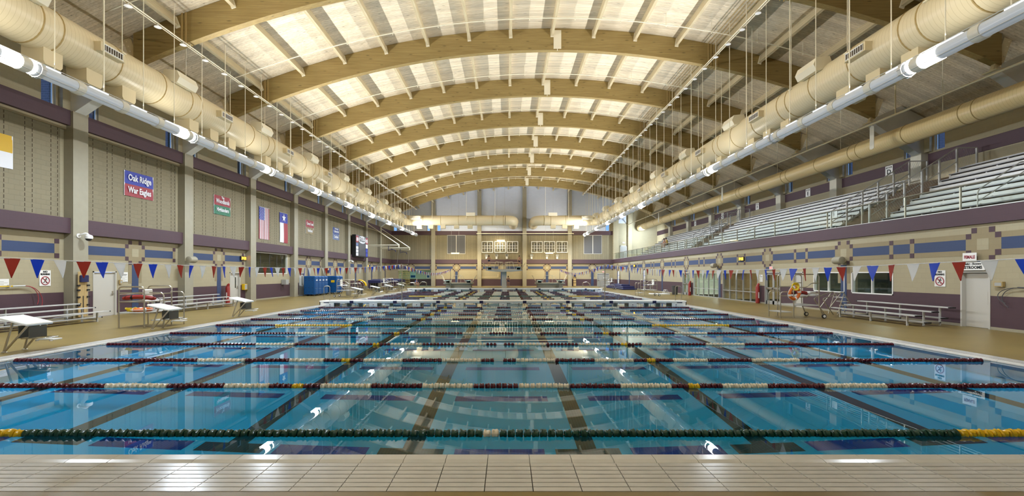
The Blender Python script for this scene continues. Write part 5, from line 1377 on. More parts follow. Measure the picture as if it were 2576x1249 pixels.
# swing-out booms
for y, w_ in ((59.8, 'near'), (66.4, 'far')):
    t = thing('wall_boom', '%s cream pipe boom with diagonal stay sticking out from the left wall' % w_, 'boom', (-18.5, y, 5.8), 0, 'booms on the left wall')
    part('arm', MB().tube([(0, 0, 0), (4.3, 0, 0)], 0.06, 8), M['pipe'], t, True); part('stay', MB().tube([(0, 0, 2.9), (4.25, 0, 0.05)], 0.05, 8), M['pipe'], t, True)
    part('tip', MB().tube([(4.25, 0, 0.12), (4.25, 0, -0.3)], 0.08, 8), M['pipe'], t, True); part('lower_arm', MB().tube([(0, 0, -0.1), (4.2, 0.0, -0.28)], 0.035, 8), M['pipe'], t, True)
    part('lifting_rope', MB().tube([(4.25, 0, -0.3), (4.0, 0.05, -2.6)], 0.012, 5), M['grey'], t); part('harness', MB().tube([(2.9, 0, -0.12), (2.9, 0, -0.7), (3.3, 0, -0.55), (3.8, 0, -0.65), (3.85, 0, -0.9)], 0.05, 6), M['navy_cover'], t, True)
# ------------------------------------------------------------------ things standing on the pool deck
def bench(label, loc, L, rz=0):
    """three-row aluminium bleacher: local x = front to back, y along the rows"""
    t = thing('bleacher_bench', label, 'bleacher', loc, rz, 'low aluminium bleachers on the deck')
    for x, z, nm in ((0.0, 0.42, 'seat_plank'), (0.62, 0.57, 'seat_plank'), (1.24, 0.73, 'seat_plank'), (0.34, 0.17, 'foot_plank'), (0.96, 0.34, 'foot_plank')):
        sh = 0.45*(1 if nm == 'seat_plank' else 0.2)
        b = part(nm, MB().bbox(x-0.12, x+0.12, -L/2+0.03, L/2-0.03, z-0.04, z, 0.006), M['alu'], t)
        for s in (-1, 1): part('end_cap', MB().box(x-0.123, x+0.123, s*(L/2-0.05), s*L/2, z-0.045, z+0.003), M['black'], b)
    n = 3
    for i in range(n):
        y = -L/2+0.5+(L-1.0)*i/(n-1)
        f = MB()
        for x, z in ((0, 0.38), (0.62, 0.53), (1.24, 0.69)): f.box(x-0.03, x+0.03, y-0.02, y+0.02, 0.0, z)
        f.box(0, 1.27, y-0.02, y+0.02, 0.09, 0.13)
        part('frame', f, M['alu'], t)
    for i in range(n-1):
        y0 = -L/2+0.5+(L-1.0)*i/(n-1); y1 = y0+(L-1.0)/(n-1)
        for x in (0.0,): part('brace', MB().tube([(0.05, y0, 0.38), (1.2, y1, 0.14)], 0.014, 5), M['alu'], t)
    return t
bench('low three-row aluminium bleacher at the left edge of the photo', (-16.85, 16.4, 0), 5.6, PI).scale = (1, 1, 1)
bench('low three-row aluminium bleacher along the left wall behind the guard stand', (-16.85, 25.6, 0), 5.8, PI)
bench('low three-row aluminium bleacher along the right wall below the office window', (15.25, 19.1, 0), 4.5)
def guard_stand(label, loc, rz, kit, big=True):
    t = thing('guard_stand', label, 'guard stand', loc, rz, 'lifeguard stands')
    S = M['steel']; H = 1.95 if big else 1.5
    W, Dp = 1.12, 1.2
    for y in (0, Dp):
        part('side_frame', MB().tube(round_path([(0, y, 0.02), (0, y, H), (W, y, H), (W, y, 0.55), (W+0.2, y, 0.12)], 0.16, 5), 0.024, 8), S, t, True)
        for z in ((1.38, 0.95) if big else (1.15, 0.8)): part('side_rail', MB().tube(round_path([(0.0, y, z), (W*0.5, y, z), (W*0.7, y, z+0.18), (W, y, z+0.18)], 0.06, 3), 0.02, 8), S, t, True)
    part('platform', MB().bbox(-0.02, W, 0, Dp, 0.56, 0.60, 0.01), M['alu'], t)
    part('shelf', MB().bbox(0.4, W, 0.1, Dp-0.1, 0.98, 1.01, 0.01), M['alu'], t)
    part('step', MB().bbox(-0.55, -0.05, 0.05, Dp-0.25, 0.26, 0.30, 0.01), M['alu'], t)
    for y in (0.05, Dp-0.25):
        part('step_rail', MB().tube(round_path([(-0.55, y, 0), (-0.55, y, 1.18), (0, y, 1.18)], 0.14, 5), 0.022, 8), S, t, True)
    if kit != 'bare':
        part('chair_seat', MB().bbox(0.5, 0.95, 0.35, 0.85, 0.98, 1.04, 0.03), M['white_plastic'], t); part('chair_back', MB().bbox(0.93, 1.0, 0.35, 0.85, 1.04, 1.48, 0.03), M['white_plastic'], t)
        part('chair_post', MB().tube([(0.72, 0.6, 0.6), (0.72, 0.6, 0.99)], 0.05, 10), M['alu'], t)
    for y in (0.0, Dp):
        wm = MB().lathe([(0.03, -0.035), (0.085, -0.035), (0.10, -0.02), (0.10, 0.02), (0.085, 0.035), (0.03, 0.035)], 16, axis='y')
        o = part('wheel', wm, M['black'], t, True, loc=(W+0.22, y, 0.10))
        part('hub', MB().lathe([(0.01, -0.04), (0.06, -0.038), (0.06, 0.038), (0.01, 0.04)], 12, axis='y'), M['white'], o)
    return t
guard_stand('tall stainless guard stand on wheels on the right deck before the office windows', (12.65, 20.1, 0), 0, 'bare')
def low_stand_cart(label, loc):
    t = thing('guard_stand', label, 'guard stand', loc, 0, 'lifeguard stands'); S = M['steel']
    W, L, H = 0.92, 1.35, 1.50
    for y in (0, L): part('side_frame', MB().tube(round_path([(0, y, 0), (0, y, H), (W, y, H), (W, y, 0)], 0.14, 5), 0.026, 8), S, t, True)
    for x in (0, W):
        for z in (0.95, 1.22): part('side_rail', MB().tube([(x, 0, z), (x, L, z)], 0.02, 7), S, t, True)
    for z in (0.95, 1.28): part('side_rail', MB().tube([(0, 0, z), (W, 0, z)], 0.02, 7), S, t, True)
    part('platform', MB().bbox(-0.02, W+0.02, 0, L, 0.54, 0.58, 0.01), M['alu'], t)
    for y in (0.25, L-0.05): part('step_rail', MB().tube(round_path([(W, y, 1.28), (W+0.52, y, 1.28), (W+0.52, y, 0)], 0.16, 5), 0.022, 8), S, t, True)
    part('step', MB().bbox(W+0.02, W+0.50, 0.26, L-0.06, 0.24, 0.28, 0.01), M['alu'], t)
    part('chair_seat', MB().bbox(0.28, 0.74, 0.75, 1.2, 0.92, 0.98, 0.03), M['white_plastic'], t); part('chair_back', MB().bbox(0.24, 0.31, 0.75, 1.2, 0.98, 1.38, 0.03), M['white_plastic'], t)
    part('chair_post', MB().tube([(0.5, 0.98, 0.58), (0.5, 0.98, 0.93)], 0.05, 10), M['alu'], t)
    return t
low_stand_cart('stainless guard stand with a white chair on the left deck behind the second block', (-14.08, 16.5, 0))
guard_stand('stainless guard stand on the left deck past the near bulkhead', (-13.4, 40.0, 0), PI, 'chair', False)
guard_stand('farthest stainless guard stand on the left deck', (-13.3, 53.2, 0), PI, 'chair', False)
guard_stand('stainless guard stand with a white chair on the right deck past the near bulkhead', (12.3, 40.8, 0), 0, 'chair', False)
guard_stand('farthest stainless guard stand on the right deck', (12.6, 58.5, 0), 0, 'chair', False)
def ring_buoy(label, loc, rot, rad=0.25):
    t = thing('ring_buoy', label, 'ring buoy', loc, 0, 'orange ring buoys'); t.rotation_euler = rot
    pts = [(rad*math.cos(2*PI*i/24), rad*math.sin(2*PI*i/24), 0) for i in range(24)]
    part('ring', MB().tube(pts, 0.065, 10, closed=True), M['orange'], t, True)
    for a in range(4):
        q = a*PI/2+0.5; c = (rad*math.cos(q), rad*math.sin(q), 0); w_ = 0.16
        b = MB(); b.tube([(rad*math.cos(q+d), rad*math.sin(q+d), 0) for d in (-w_, 0, w_)], 0.070, 10); part('white_band', b, M['white'], t, True)
    part('grab_line', MB().tube([((rad+0.085+0.02*math.cos(4*2*PI*i/32))*math.cos(2*PI*i/32+0.5), (rad+0.085+0.02*math.cos(4*2*PI*i/32))*math.sin(2*PI*i/32+0.5), 0) for i in range(32)], 0.010, 5, closed=True), M['white'], t)
    return t
ring_buoy('orange ring buoy hanging on the right guard stand', (12.62, 20.0, 1.12), (PI/2+0.1, 0.2, 0.25))
ring_buoy('orange ring buoy lying on the left guard stand', (-13.5, 16.85, 0.65), (0, 0, 0.4))
def rope_coil(label, loc, s=1.0, rz=0):
    t = thing('rope_coil', label, 'rope', loc, rz, 'yellow rope coils'); rnd = random.Random(3)
    for k in range(5):
        r_ = 0.15*s*(0.6+0.12*k); pts = [(r_*math.cos(2*PI*i/18)*(1+0.1*math.sin(3*i+k)), r_*math.sin(2*PI*i/18), 0.025*k+0.02*math.sin(i*1.1+k)) for i in range(18)]
        part('loop', MB().tube(pts, 0.016, 6, closed=True), M['yellow'], t, True)
    return t
rope_coil('yellow throw rope coil on the left guard stand beside the ring buoy', (-13.85, 16.75, 0.60), 1.0)
o = rope_coil('yellow throw rope bundle tied above the ring buoy on the right guard stand', (12.58, 19.95, 1.42), 1.0); o.rotation_euler = (PI/2, 0.3, 0)
def rescue_tube(label, loc, rz, z=0):
    t = thing('rescue_tube', label, 'rescue tube', loc, rz, 'red rescue tubes')
    pts = [(-0.55+1.1*i/10, 0.04*math.sin(i*0.5), 0.05*math.sin(i*0.35)) for i in range(11)]
    part('foam', MB().tube(pts, [0.045]+[0.08]*9+[0.045], 10), M['redtube'], t, True)
    for x in (-0.25, 0.2): part('strap', MB().tube([(x-0.02, 0.0, 0.03), (x+0.02, 0.0, 0.03)], 0.088, 10), M['black'], t, True)
    part('tow_line', MB().tube([(0.55, 0, 0.05), (0.65, 0.05, -0.05), (0.6, 0.1, -0.15), (0.5, 0.1, -0.18)], 0.01, 5), M['black'], t)
    return t
rescue_tube('red rescue tube lying across the chair of the left guard stand', (-13.65, 16.9, 1.06), 0.2)
rescue_tube('red rescue tube resting on the right guard stand behind the ring buoy', (13.1, 20.5, 1.10), 0.3)
t = thing('towel_stack', 'stack of white kickboards on the shelf of the right guard stand', 'kickboards', (13.75, 20.6, 1.01))
for i, (a, w_) in enumerate(((0.0, 0.42), (0.02, 0.42), (-0.08, 0.30), (-0.06, 0.30))): part('kickboard', MB().bbox(-w_/2+a, w_/2+a, -0.22, 0.22, i*0.045, i*0.045+0.04, 0.01), M['white'], t)
# backboards, red bags, bins
t = thing('spine_board', 'tan rescue backboard with black straps leaning on the first left column', 'backboard', (-18.42, 19.72, 0.12))
part('board', MB().bbox(0, 0.05, -0.22, 0.22, 0, 1.95, 0.02), M['woodboard'], t)
part('head_block', MB().bbox(0.05, 0.15, -0.19, 0.19, 1.50, 1.80, 0.03), M['navy_cover'], t)
for z in (0.5, 0.85, 1.15, 1.35):
    for s in (-1, 1): part('strap_buckle', MB().box(0.03, 0.09, s*0.22-0.06, s*0.22+0.06, z-0.035, z+0.035), M['black'], t)
part('slot_line', MB().box(0.05, 0.054, -0.02, 0.02, 0.1, 0.9), M['ink'], t); part('hook', MB().tube([(0, 0, 1.95), (0.03, 0, 2.05), (0.06, 0, 2.02)], 0.012, 6), M['steel'], t)
t = thing('spine_board', 'tan rescue backboard against the far wall left of the double grey doors', 'backboard', ((1446-1276)/15.7, DFAR-0.55, 0.1))
part('board', MB().bbox(-0.22, 0.22, 0, 0.05, 0, 1.95, 0.02), M['woodboard'], t); part('head_block', MB().bbox(-0.17, 0.17, -0.08, 0, 1.5, 1.8, 0.03), M['navy_cover'], t)
for z in (0.5, 0.9, 1.3): part('strap_buckle', MB().box(-0.26, 0.26, -0.02, 0.0, z-0.03, z+0.03), M['black'], t)
t = thing('spine_board', 'tan rescue backboard on the left wall beside the rope reel', 'backboard', (-18.44, 46.7, 0.9))
part('board', MB().bbox(0, 0.05, -0.22, 0.22, 0, 1.6, 0.02), M['woodboard'], t); part('head_block', MB().bbox(0.05, 0.14, -0.18, 0.18, 1.2, 1.5, 0.03), M['navy_cover'], t)
def red_bag(label, loc, lean):
    t = thing('rescue_bag', label, 'bag', loc, 0, 'red upright tube bags'); t.rotation_euler = (0, lean, 0)
    part('bag', MB().lathe([(0.10, 0.0), (0.13, 0.03), (0.13, 1.08), (0.10, 1.15)], 14), M['redtube'], t, True); part('neck', MB().tube([(0, 0, 1.12), (0.03, 0, 1.25), (0.10, 0, 1.32)], [0.10, 0.085, 0.06], 10), M['redtube'], t, True)
    part('label_strip', MB().box(-0.03, 0.03, -0.135, -0.128, 0.35, 0.75), M['white'], t)
red_bag('red upright tube bag beside the second left door', (-18.6, 30.3, 0), 0.0); red_bag('red upright tube bag right of the near storefront', (16.92, 30.75, 0), 0.0); red_bag('red upright tube bag beside the far glass doors', (16.92, 42.2, 0), 0.0)
def bin_unit(label, loc, first=None):
    if first: return dup(first, loc, None, label)
    t = thing('storage_bin', label, 'storage bin', loc, 0, 'blue storage bins')
    w_, d, h = 1.05, 0.72, 1.8
    part('body', MB().bbox(-w_, 0, 0, d, 0.14, h, 0.06), M['bluebin'], t)
    for i in range(3): part('drawer_panel', MB().bbox(-0.01, 0.025, 0.05, d-0.05, 0.20+i*0.53, 0.68+i*0.53, 0.02), M['bluebin'], t)
    part('name_card', MB().box(0.02, 0.03, 0.15, 0.50, h-0.42, h-0.32), M['white'], t)
    vents = MB()
    for a in (-0.85, -0.55, -0.25):
        for z in (0.35, 0.75, 1.4, 1.6): vents.lathe([(0.03, -0.008), (0.035, 0.0)], 8, c=(a, 0.0, z), axis='y')
    part('end_vents', vents, M['navy_cover'], t)
    for x in (-w_+0.1, -0.1):
        for y in (0.1, d-0.1): part('caster', MB().lathe([(0.02, -0.025), (0.06, -0.02), (0.06, 0.02), (0.02, 0.025)], 10, c=(x, y, 0.06), axis='y').box(x-0.03, x+0.03, y-0.03, y+0.03, 0.08, 0.15), M['darkgrey'], t)
    return t
f0 = bin_unit('blue storage bin nearest the camera in the row by the third left door', (-17.35, 41.1, 0))
for i, y in enumerate((41.84, 42.58, 43.32)): bin_unit('%s blue storage bin in the row by the third left door' % ('second', 'third', 'fourth')[i], (-17.35, y, 0), f0)
bin_unit('blue storage bin standing apart with a yellow badge, nearer one', (-17.0, 45.4, 0), f0); bin_unit('farthest blue storage bin of the left deck', (-17.0, 46.3, 0), f0)
single('badge', MB().bbox(-0.18, 0.18, -0.02, 0.0, 0, 0.22, 0.01), M['fyellow'], 'yellow badge on the side of the separate blue storage bin', 'badge', loc=(-17.4, 45.39, 1.15))
def can(label, loc, r_=0.27, h=0.8, mat=None):
    t = thing('trash_can', label, 'trash can', loc, 0, 'grey trash cans')
    part('barrel', MB().lathe([(r_*0.78, 0), (r_*0.82, 0.02), (r_, h), (r_*0.92, h), (r_*0.75, 0.05)], 18), mat or M['darkgrey'], t, True); part('rim', MB().lathe([(r_, h-0.05), (r_+0.03, h-0.04), (r_+0.03, h), (r_*0.95, h+0.01)], 18, caps=False), mat or M['darkgrey'], t, True)
can('dark grey trash can by the far glass doors on the right', (16.2, 44.0, 0), 0.30, 0.85); can('pale grey trash can beside the blue bins on the left deck', (-14.6, 41.9, 0), 0.27, 0.8, M['grey'])
t = thing('rope_reel', 'large wheel reel with yellow floats on the left deck', 'reel', (-15.3, 47.2, 0))
for y in (-0.5, 0.5):
    part('wheel_rim', MB().tube([(0.62*math.cos(2*PI*i/28), y, 0.70+0.62*math.sin(2*PI*i/28)) for i in range(28)], 0.025, 6, closed=True), M['steel'], t, True)
    for a in range(6): part('spoke', MB().tube([(0, y, 0.70), (0.62*math.cos(a*PI/3), y, 0.70+0.62*math.sin(a*PI/3))], 0.014, 5), M['steel'], t)
    part('stand', MB().tube([(-0.4, y*1.15, 0.03), (0, y*1.15, 0.70), (0.4, y*1.15, 0.03)], 0.022, 6), M['steel'], t)
part('axle', MB().tube([(0, -0.6, 0.70), (0, 0.6, 0.70)], 0.03, 8), M['steel'], t)
for k, key in enumerate(('wine', 'fyellow', 'fyellow', 'fgreen')): part('wound_floats', MB().tube([((0.66 if key == 'fyellow' else 0.5)*math.cos(0.1+1.6*i/16), -0.3+0.2*k, 0.70+(0.66 if key == 'fyellow' else 0.5)*math.sin(0.1+1.6*i/16)) for i in range(17)], 0.06, 6), M[key], t, True)
for y, w_, x in ((57.5, 'nearer', -15.6), (62.5, 'farther', -15.2)):
    t = thing('covered_bench', '%s navy covered folding bench on the far left deck' % w_, 'bench', (x, y, 0), 0, 'navy covered benches')
    part('cover', MB().prism_x([(-1.9, 0.9), (1.9, 0.9), (1.9, 1.15), (0.3, 1.35), (-1.9, 1.2)], -1.4, 0.8), M['navy_cover'], t)
    for i in range(4):
        for xx in (-1.2, 0.6): part('leg', MB().tube([(xx, -1.7+i*1.13, 0), (xx, -1.5+i*1.0, 0.95)], 0.03, 6), M['steel'], t)
    part('skirt', MB().box(-1.3, -1.2, -1.8, 1.8, 0.2, 0.95), M['navy_cover'], t)
t = thing('rolled_cover', 'long navy padded mat pile along the far right deck', 'mat', (15.4, 62.0, 0))
part('mat', MB().bbox(-0.9, 0.9, -4.8, 4.8, 0.02, 0.24, 0.08), M['navy_cover'], t); part('mat', MB().bbox(-0.75, 0.85, -4.0, 4.4, 0.24, 0.44, 0.08), M['navy_cover'], t); part('mat', MB().bbox(-0.5, 0.7, -2.4, 3.6, 0.44, 0.62, 0.08), M['navy_cover'], t)
for y, w_ in ((55.8, 'nearer'), (68.8, 'farther')):
    t = thing('wrapped_post', '%s white wrapped post standing at the right wall' % w_, 'post', (16.85, y, 0), 0, 'white wrapped posts')
    part('post', MB().lathe([(0.10, 0.15), (0.13, 0.2), (0.12, 2.3), (0.09, 2.45)], 12), M['white'], t, True); part('base', MB().lathe([(0.2, 0), (0.2, 0.12), (0.08, 0.16)], 12), M['grey'], t)
    for z in (0.6, 1.2, 1.8): part('tie', MB().lathe([(0.13, z-0.02), (0.14, z), (0.13, z+0.02)], 12, caps=False), M['blue'], t)
# removable stainless steps
t = thing('pool_steps', 'stainless removable pool steps with four treads before the right office windows', 'steps', (15.35, 21.5, 0))
for y in (0, 0.62):
    part('handrail', MB().tube(round_path([(0.05, y, 0.05), (-0.42, y, 0.72), (-0.42, y, 0.80), (0.50, y, 1.13), (1.05, y, 0.28), (1.05, y, 0.02)], 0.12, 5), 0.022, 8), M['steel'], t, True)
    part('strut', MB().tube([(-0.15, y, 0.34), (0.42, y, 1.08)], 0.018, 8), M['steel'], t, True); part('rear_leg', MB().tube([(0.55, y, 1.02), (0.25, y, 0.03)], 0.018, 8), M['steel'], t, True)
for i in range(4): part('tread', MB().bbox(0.48+i*0.14, 0.72+i*0.14, 0.02, 0.60, 0.84-i*0.20, 0.87-i*0.20, 0.008), M['alu'], t)
single('step_stool', MB().tube(round_path([(-0.2, 0, 0), (-0.05, 0, 0.45), (0.15, 0, 0.45), (0.3, 0, 0)], 0.08, 3), 0.018, 6).tube(round_path([(-0.2, 0.4, 0), (-0.05, 0.4, 0.45), (0.15, 0.4, 0.45), (0.3, 0.4, 0)], 0.08, 3), 0.018, 6).box(-0.05, 0.15, 0, 0.4, 0.44, 0.46), M['white'], 'small white step stool beside the dark trash can on the right', 'stool', loc=(15.4, 44.2, 0))
single('paint_tray', MB().bbox(-0.9, 0.9, -0.5, 0.5, 0.005, 0.10, 0.03), M['white'], 'low white folded lane cover on the right deck behind the guard stand', 'cover', loc=(14.9, 44.6, 0))
# ladder rails at the far end and on the left
def ladder_rail(label, loc, rz):
    t = thing('ladder_rails', label, 'handrail', loc, rz, 'bent ladder rails')
    for y in (0, 0.5): part('rail', MB().tube(round_path([(-0.5, y, -0.03), (-0.5, y, 0.5), (-0.1, y, 0.88), (0.55, y, 0.80), (0.6, y, 0.0)], 0.2, 6), 0.024, 8), M['steel'], t, True)
ladder_rail('bent stainless ladder rails left of the left diving stand', (-12.4, 66.4, 0.0), 0); ladder_rail('bent stainless ladder rails right of the right diving stand', (11.55, 66.4, 0.0), PI)
ladder_rail('bent stainless ladder rails on the left deck by the far bulkhead', (-13.4, 57.5, 0.0), 0.0); ladder_rail('second pair of bent ladder rails on the far left deck', (-12.9, 60.6, 0.0), 0.0)

# ------------------------------------------------------------------ spectator gallery
t = thing('gallery_guard', 'clear glass guard with steel posts and brass coloured rail along the gallery edge', 'guard rail', (XR+0.1, 40, 4.375))
part('top_rail', MB().tube([(0, -27.5, 0.93), (0, 33.4, 0.93)], 0.03, 8), M['steel'], t, True)
pane = MB().box(-0.006, 0.006, 0.008, 1.192, 0.06, 0.91).mesh('glass_pane', M['glass']); post_ = MB().box(-0.03, 0.03, -0.02, 0.02, 0, 0.93).mesh('post', M['steel'])
for i in range(50):
    link('glass_pane', pane, t, (0, -27.5+1.2*i, 0))
    if i % 2 == 0: link('post', post_, t, (0.03, -27.5+1.2*i, 0))
ROWX = lambda i: 18.9+0.49*i
ROWZ = lambda i: 4.75+0.32*i
def bleacher_section(y0, y1, label):
    L = y1-y0; yc = (y0+y1)/2
    t = thing('grandstand_section', label, 'grandstand', (18.6, yc, 4.3), 0, 'aluminium grandstand sections')
    for i in range(9):
        x = ROWX(i)-18.6; z = ROWZ(i)-4.3
        part('seat_plank', MB().bbox(x-0.13, x+0.13, -L/2, L/2, z-0.045, z, 0.008), M['alu_rib'], t)
        part('foot_plank', MB().bbox(x-0.36, x-0.10, -L/2, L/2, z-0.36, z-0.32, 0.006), M['alu_rib'], t)
        part('riser', MB().box(x-0.11, x-0.10, -L/2, L/2, z-0.32, z-0.10), M['alu'], t)
    part('back_rail', MB().box(4.45, 4.5, -L/2, L/2, 3.05, 3.12), M['alu'], t)
    n = max(3, int(L/1.9))
    for k in range(n+1):
        y = -L/2+L*k/n; fr = MB(); fr.bar((0.0, y, 0.05), (4.45, y, 2.95), 0.05, 0.10)
        for i in range(9): fr.box(ROWX(i)-18.63, ROWX(i)-18.57, y-0.03, y+0.03, 0.0 if i % 3 == 0 else ROWZ(i)-4.3-0.36, ROWZ(i)-4.3-0.04)
        part('stringer', fr, M['alu'], t)
    return t
bleacher_section(12.0, 22.9, 'near aluminium grandstand section at the right edge of the photo'); bleacher_section(26.2, 44.6, 'middle aluminium grandstand section between the two mesh-sided stairs'); bleacher_section(47.6, 65.5, 'far aluminium grandstand section with two seated spectators')
brown = pmat('dark brown stair', (0.09, 0.055, 0.025), 0.7, noise=0.3, nscale=3)
def gallery_stair(y0, y1, label):
    yc = (y0+y1)/2; L = y1-y0
    t = thing('gallery_stair', label, 'stairs', (18.4, yc, 4.3), 0, 'mesh-sided gallery stairs')
    for i in range(13): part('step', MB().box(0.2+i*0.34, 0.2+(i+1)*0.34+0.02, -L/2+0.15, L/2-0.15, max(0, i*0.21-0.15), 0.16+i*0.21), brown, t)
    for s in (-1, 1):
        y = s*(L/2-0.08); a = Vector((0.05, y, 1.25)); b = Vector((4.5, y, 4.1))
        part('top_rail', MB().tube([a, b, (5.55, y, 4.12)], 0.028, 8), M['alu'], t, True)
        part('low_rail', MB().tube([(0.05, y, 0.62), (4.5, y, 3.4)], 0.02, 8), M['alu'], t, True)
        for q in range(6):
            p = a.lerp(b, q/5); part('guard_post', MB().box(p.x-0.035, p.x+0.035, y-0.035, y+0.035, max(0, p.z-1.75), p.z), M['alu'], t)
        part('guard_post', MB().box(5.48, 5.55, y-0.035, y+0.035, 2.3, 4.12), M['alu'], t)
        mesh = MB(); n = 44
        for k in range(n):
            x0 = 0.05+4.45*k/n
            for d in (-1, 1):
                x1 = x0+d*0.55
                if not 0.0 <= x1 <= 4.6: continue
                zt = 1.25+(x0-0.05)*0.640; zb_ = 0.15+(x1-0.05)*0.640
                mesh.tube([(x0, y, zt), (x1, y, zb_)], 0.004, 3, caps=False)
        for k in range(10):
            for d in (-1, 1):
                x0 = 4.5+k*0.105; x1 = x0+d*0.5
                if 4.5 <= x1 <= 5.5: mesh.tube([(x0, y, 4.1), (x1, y, 3.0)], 0.004, 3, caps=False)
        part('chain_link', mesh, M['alu'], t, stuff=True)
gallery_stair(23.1, 26.0, 'near mesh-sided stair climbing through the grandstand'); gallery_stair(44.8, 47.4, 'far mesh-sided stair climbing through the grandstand')
def aisle_rail(y, label, x0=18.7):
    t = thing('aisle_rail', label, 'handrail', (x0, y, 4.3), 0, 'looped aisle rails on the grandstand')
    part('rail', MB().tube(round_path([(0, 0, 0.1), (0, 0, 1.0), (1.75, 0, 2.15), (2.0, 0, 2.1), (2.0, 0, 1.3)], 0.18, 5), 0.024, 8), M['alu'], t, True)
    part('mid_rail', MB().tube([(0, 0, 0.55), (2.0, 0, 1.85)], 0.02, 8), M['alu'], t, True)
aisle_rail(18.1, 'looped aisle handrail in the near grandstand section'); aisle_rail(30.6, 'looped aisle handrail nearest the camera in the middle grandstand section', 20.1); aisle_rail(37.4, 'second looped aisle handrail in the middle grandstand section', 19.6)
aisle_rail(53.5, 'looped aisle handrail nearest the camera in the far grandstand section', 20.0); aisle_rail(60.0, 'farthest looped aisle handrail in the far grandstand section', 19.2)
t = thing('gallery_door', 'grey door at the far end of the gallery under an exit sign', 'door', (18.75, DFAR-0.02, 4.3))
part('leaf', MB().bbox(-0.45, 0.45, -0.06, 0, 0.02, 2.2, 0.01), M['grey'], t); part('frame', MB().box(-0.55, -0.45, -0.08, 0, 0, 2.3).box(0.45, 0.55, -0.08, 0, 0, 2.3).box(-0.55, 0.55, -0.08, 0, 2.2, 2.3), M['doorgrey'], t); part('handle', MB().box(-0.38, -0.26, -0.11, -0.06, 1.0, 1.05), M['steel'], t)
for i, (x, y) in enumerate(((19.0, 43.2), (18.0, 28.1))):
    single('paper_sheet', MB().box(-0.01, 0.01, -0.2, 0.2, 0, 0.42), M['white'], ('white paper sheet taped inside the guard glass of the middle section' if i == 0 else 'white towel hung on the mesh of the near stair'), 'paper', loc=((17.3, 36.5, 4.5) if i == 0 else (18.6, 25.85, 5.15)))
area_light('gallery_floodlight', (20.5, 69.5, 8.6), (math.radians(75), 0, 0), 0.5, 0.3, 420, (0.72, 0.86, 1.0))  # added lamp standing in for cool window light on the gallery end wall
# ------------------------------------------------------------------ diving stands and platform
def springboard(parent_loc, label, s, length=4.9):
    t = thing('springboard', label, 'springboard', parent_loc, 0, 'springboards')
    part('board', MB().bbox(-0.25, 0.25, -3.6, 1.3, 0.30, 0.36, 0.015), M['sky_blue'], t)
    part('fulcrum', MB().lathe([(0.08, -0.27), (0.10, -0.25), (0.10, 0.25), (0.08, 0.27)], 12, c=(0, -0.5, 0.20), axis='x').box(-0.28, 0.28, -0.8, -0.2, 0.0, 0.12), M['black'], t)
    part('anchor', MB().bbox(-0.27, 0.27, 0.9, 1.4, 0.0, 0.30, 0.02), M['white'], t)
    part('side_frame', MB().box(-0.30, -0.26, -0.9, 1.2, 0.05, 0.20).box(0.26, 0.30, -0.9, 1.2, 0.05, 0.20), M['white'], t)
    return t
def outer_rails(t, x, s, z, y0, y1):
    for k in range(3):
        y = y0+(y1-y0)*k/2
        part('outer_rail', MB().tube(round_path([(x, y, z), (x+s*0.10, y, z+0.25), (x+s*0.55, y+0.5, z+1.05), (x+s*0.62, y+0.55, z+1.08)], 0.1, 4), 0.022, 7), M['steel'], t, True)
YD = 67.6
def low_stand(xc, w_):
    t = thing('diving_stand', 'low concrete diving stand %s of the tower carrying two springboards' % w_, 'diving stand', (xc, YD, 0), 0, 'low diving stands')
    part('plinth', MB().bbox(-1.86, 1.86, -0.8, 1.6, 0, 0.52, 0.02), M['conc'], t); part('slab', MB().bbox(-2.15, 2.15, -1.0, 1.8, 0.52, 0.72, 0.03), M['conc'], t)
    part('centre_rail', MB().tube(round_path([(-1.15, -0.6, 0.72), (-0.75, -0.4, 1.80), (0.55, -0.4, 1.80), (1.1, -0.6, 0.72)], 0.15, 5), 0.026, 8), M['pipe'], t, True)
    for x in (-0.15, 0.35): part('rail_post', MB().tube([(x, -0.4, 0.72), (x, -0.4, 1.80)], 0.022, 8), M['pipe'], t)
    outer_rails(t, -2.0, -1, 0.72, -0.6, 0.6); outer_rails(t, 2.0, 1, 0.72, -0.6, 0.6)
    for sx, side in ((-1.55, 'left'), (1.50, 'right')): springboard((xc+sx, YD+0.2, 0.72), '%s springboard on the %s low diving stand' % (side, w_), 1)
    return t
low_stand((1154-1276)*YD/FPX, 'left'); low_stand((1383-1276)*YD/FPX, 'right')
xt = (1268.2-1276)*YD/FPX
t = thing('diving_tower', 'tall concrete diving tower with a wide tapered platform in the middle of the far deck', 'diving tower', (xt, YD, 0))
part('pillar', MB().bbox(-0.36, 0.36, -0.2, 1.6, 0, 2.38, 0.02), M['conc_grey'], t)
part('platform_slab', MB().prism_y([(-2.7, 2.62), (-2.7, 2.52), (-1.2, 2.34), (1.2, 2.34), (2.7, 2.52), (2.7, 2.62), (1.0, 2.70), (-1.0, 2.70)], -1.0, 1.8), M['conc_grey'], t)
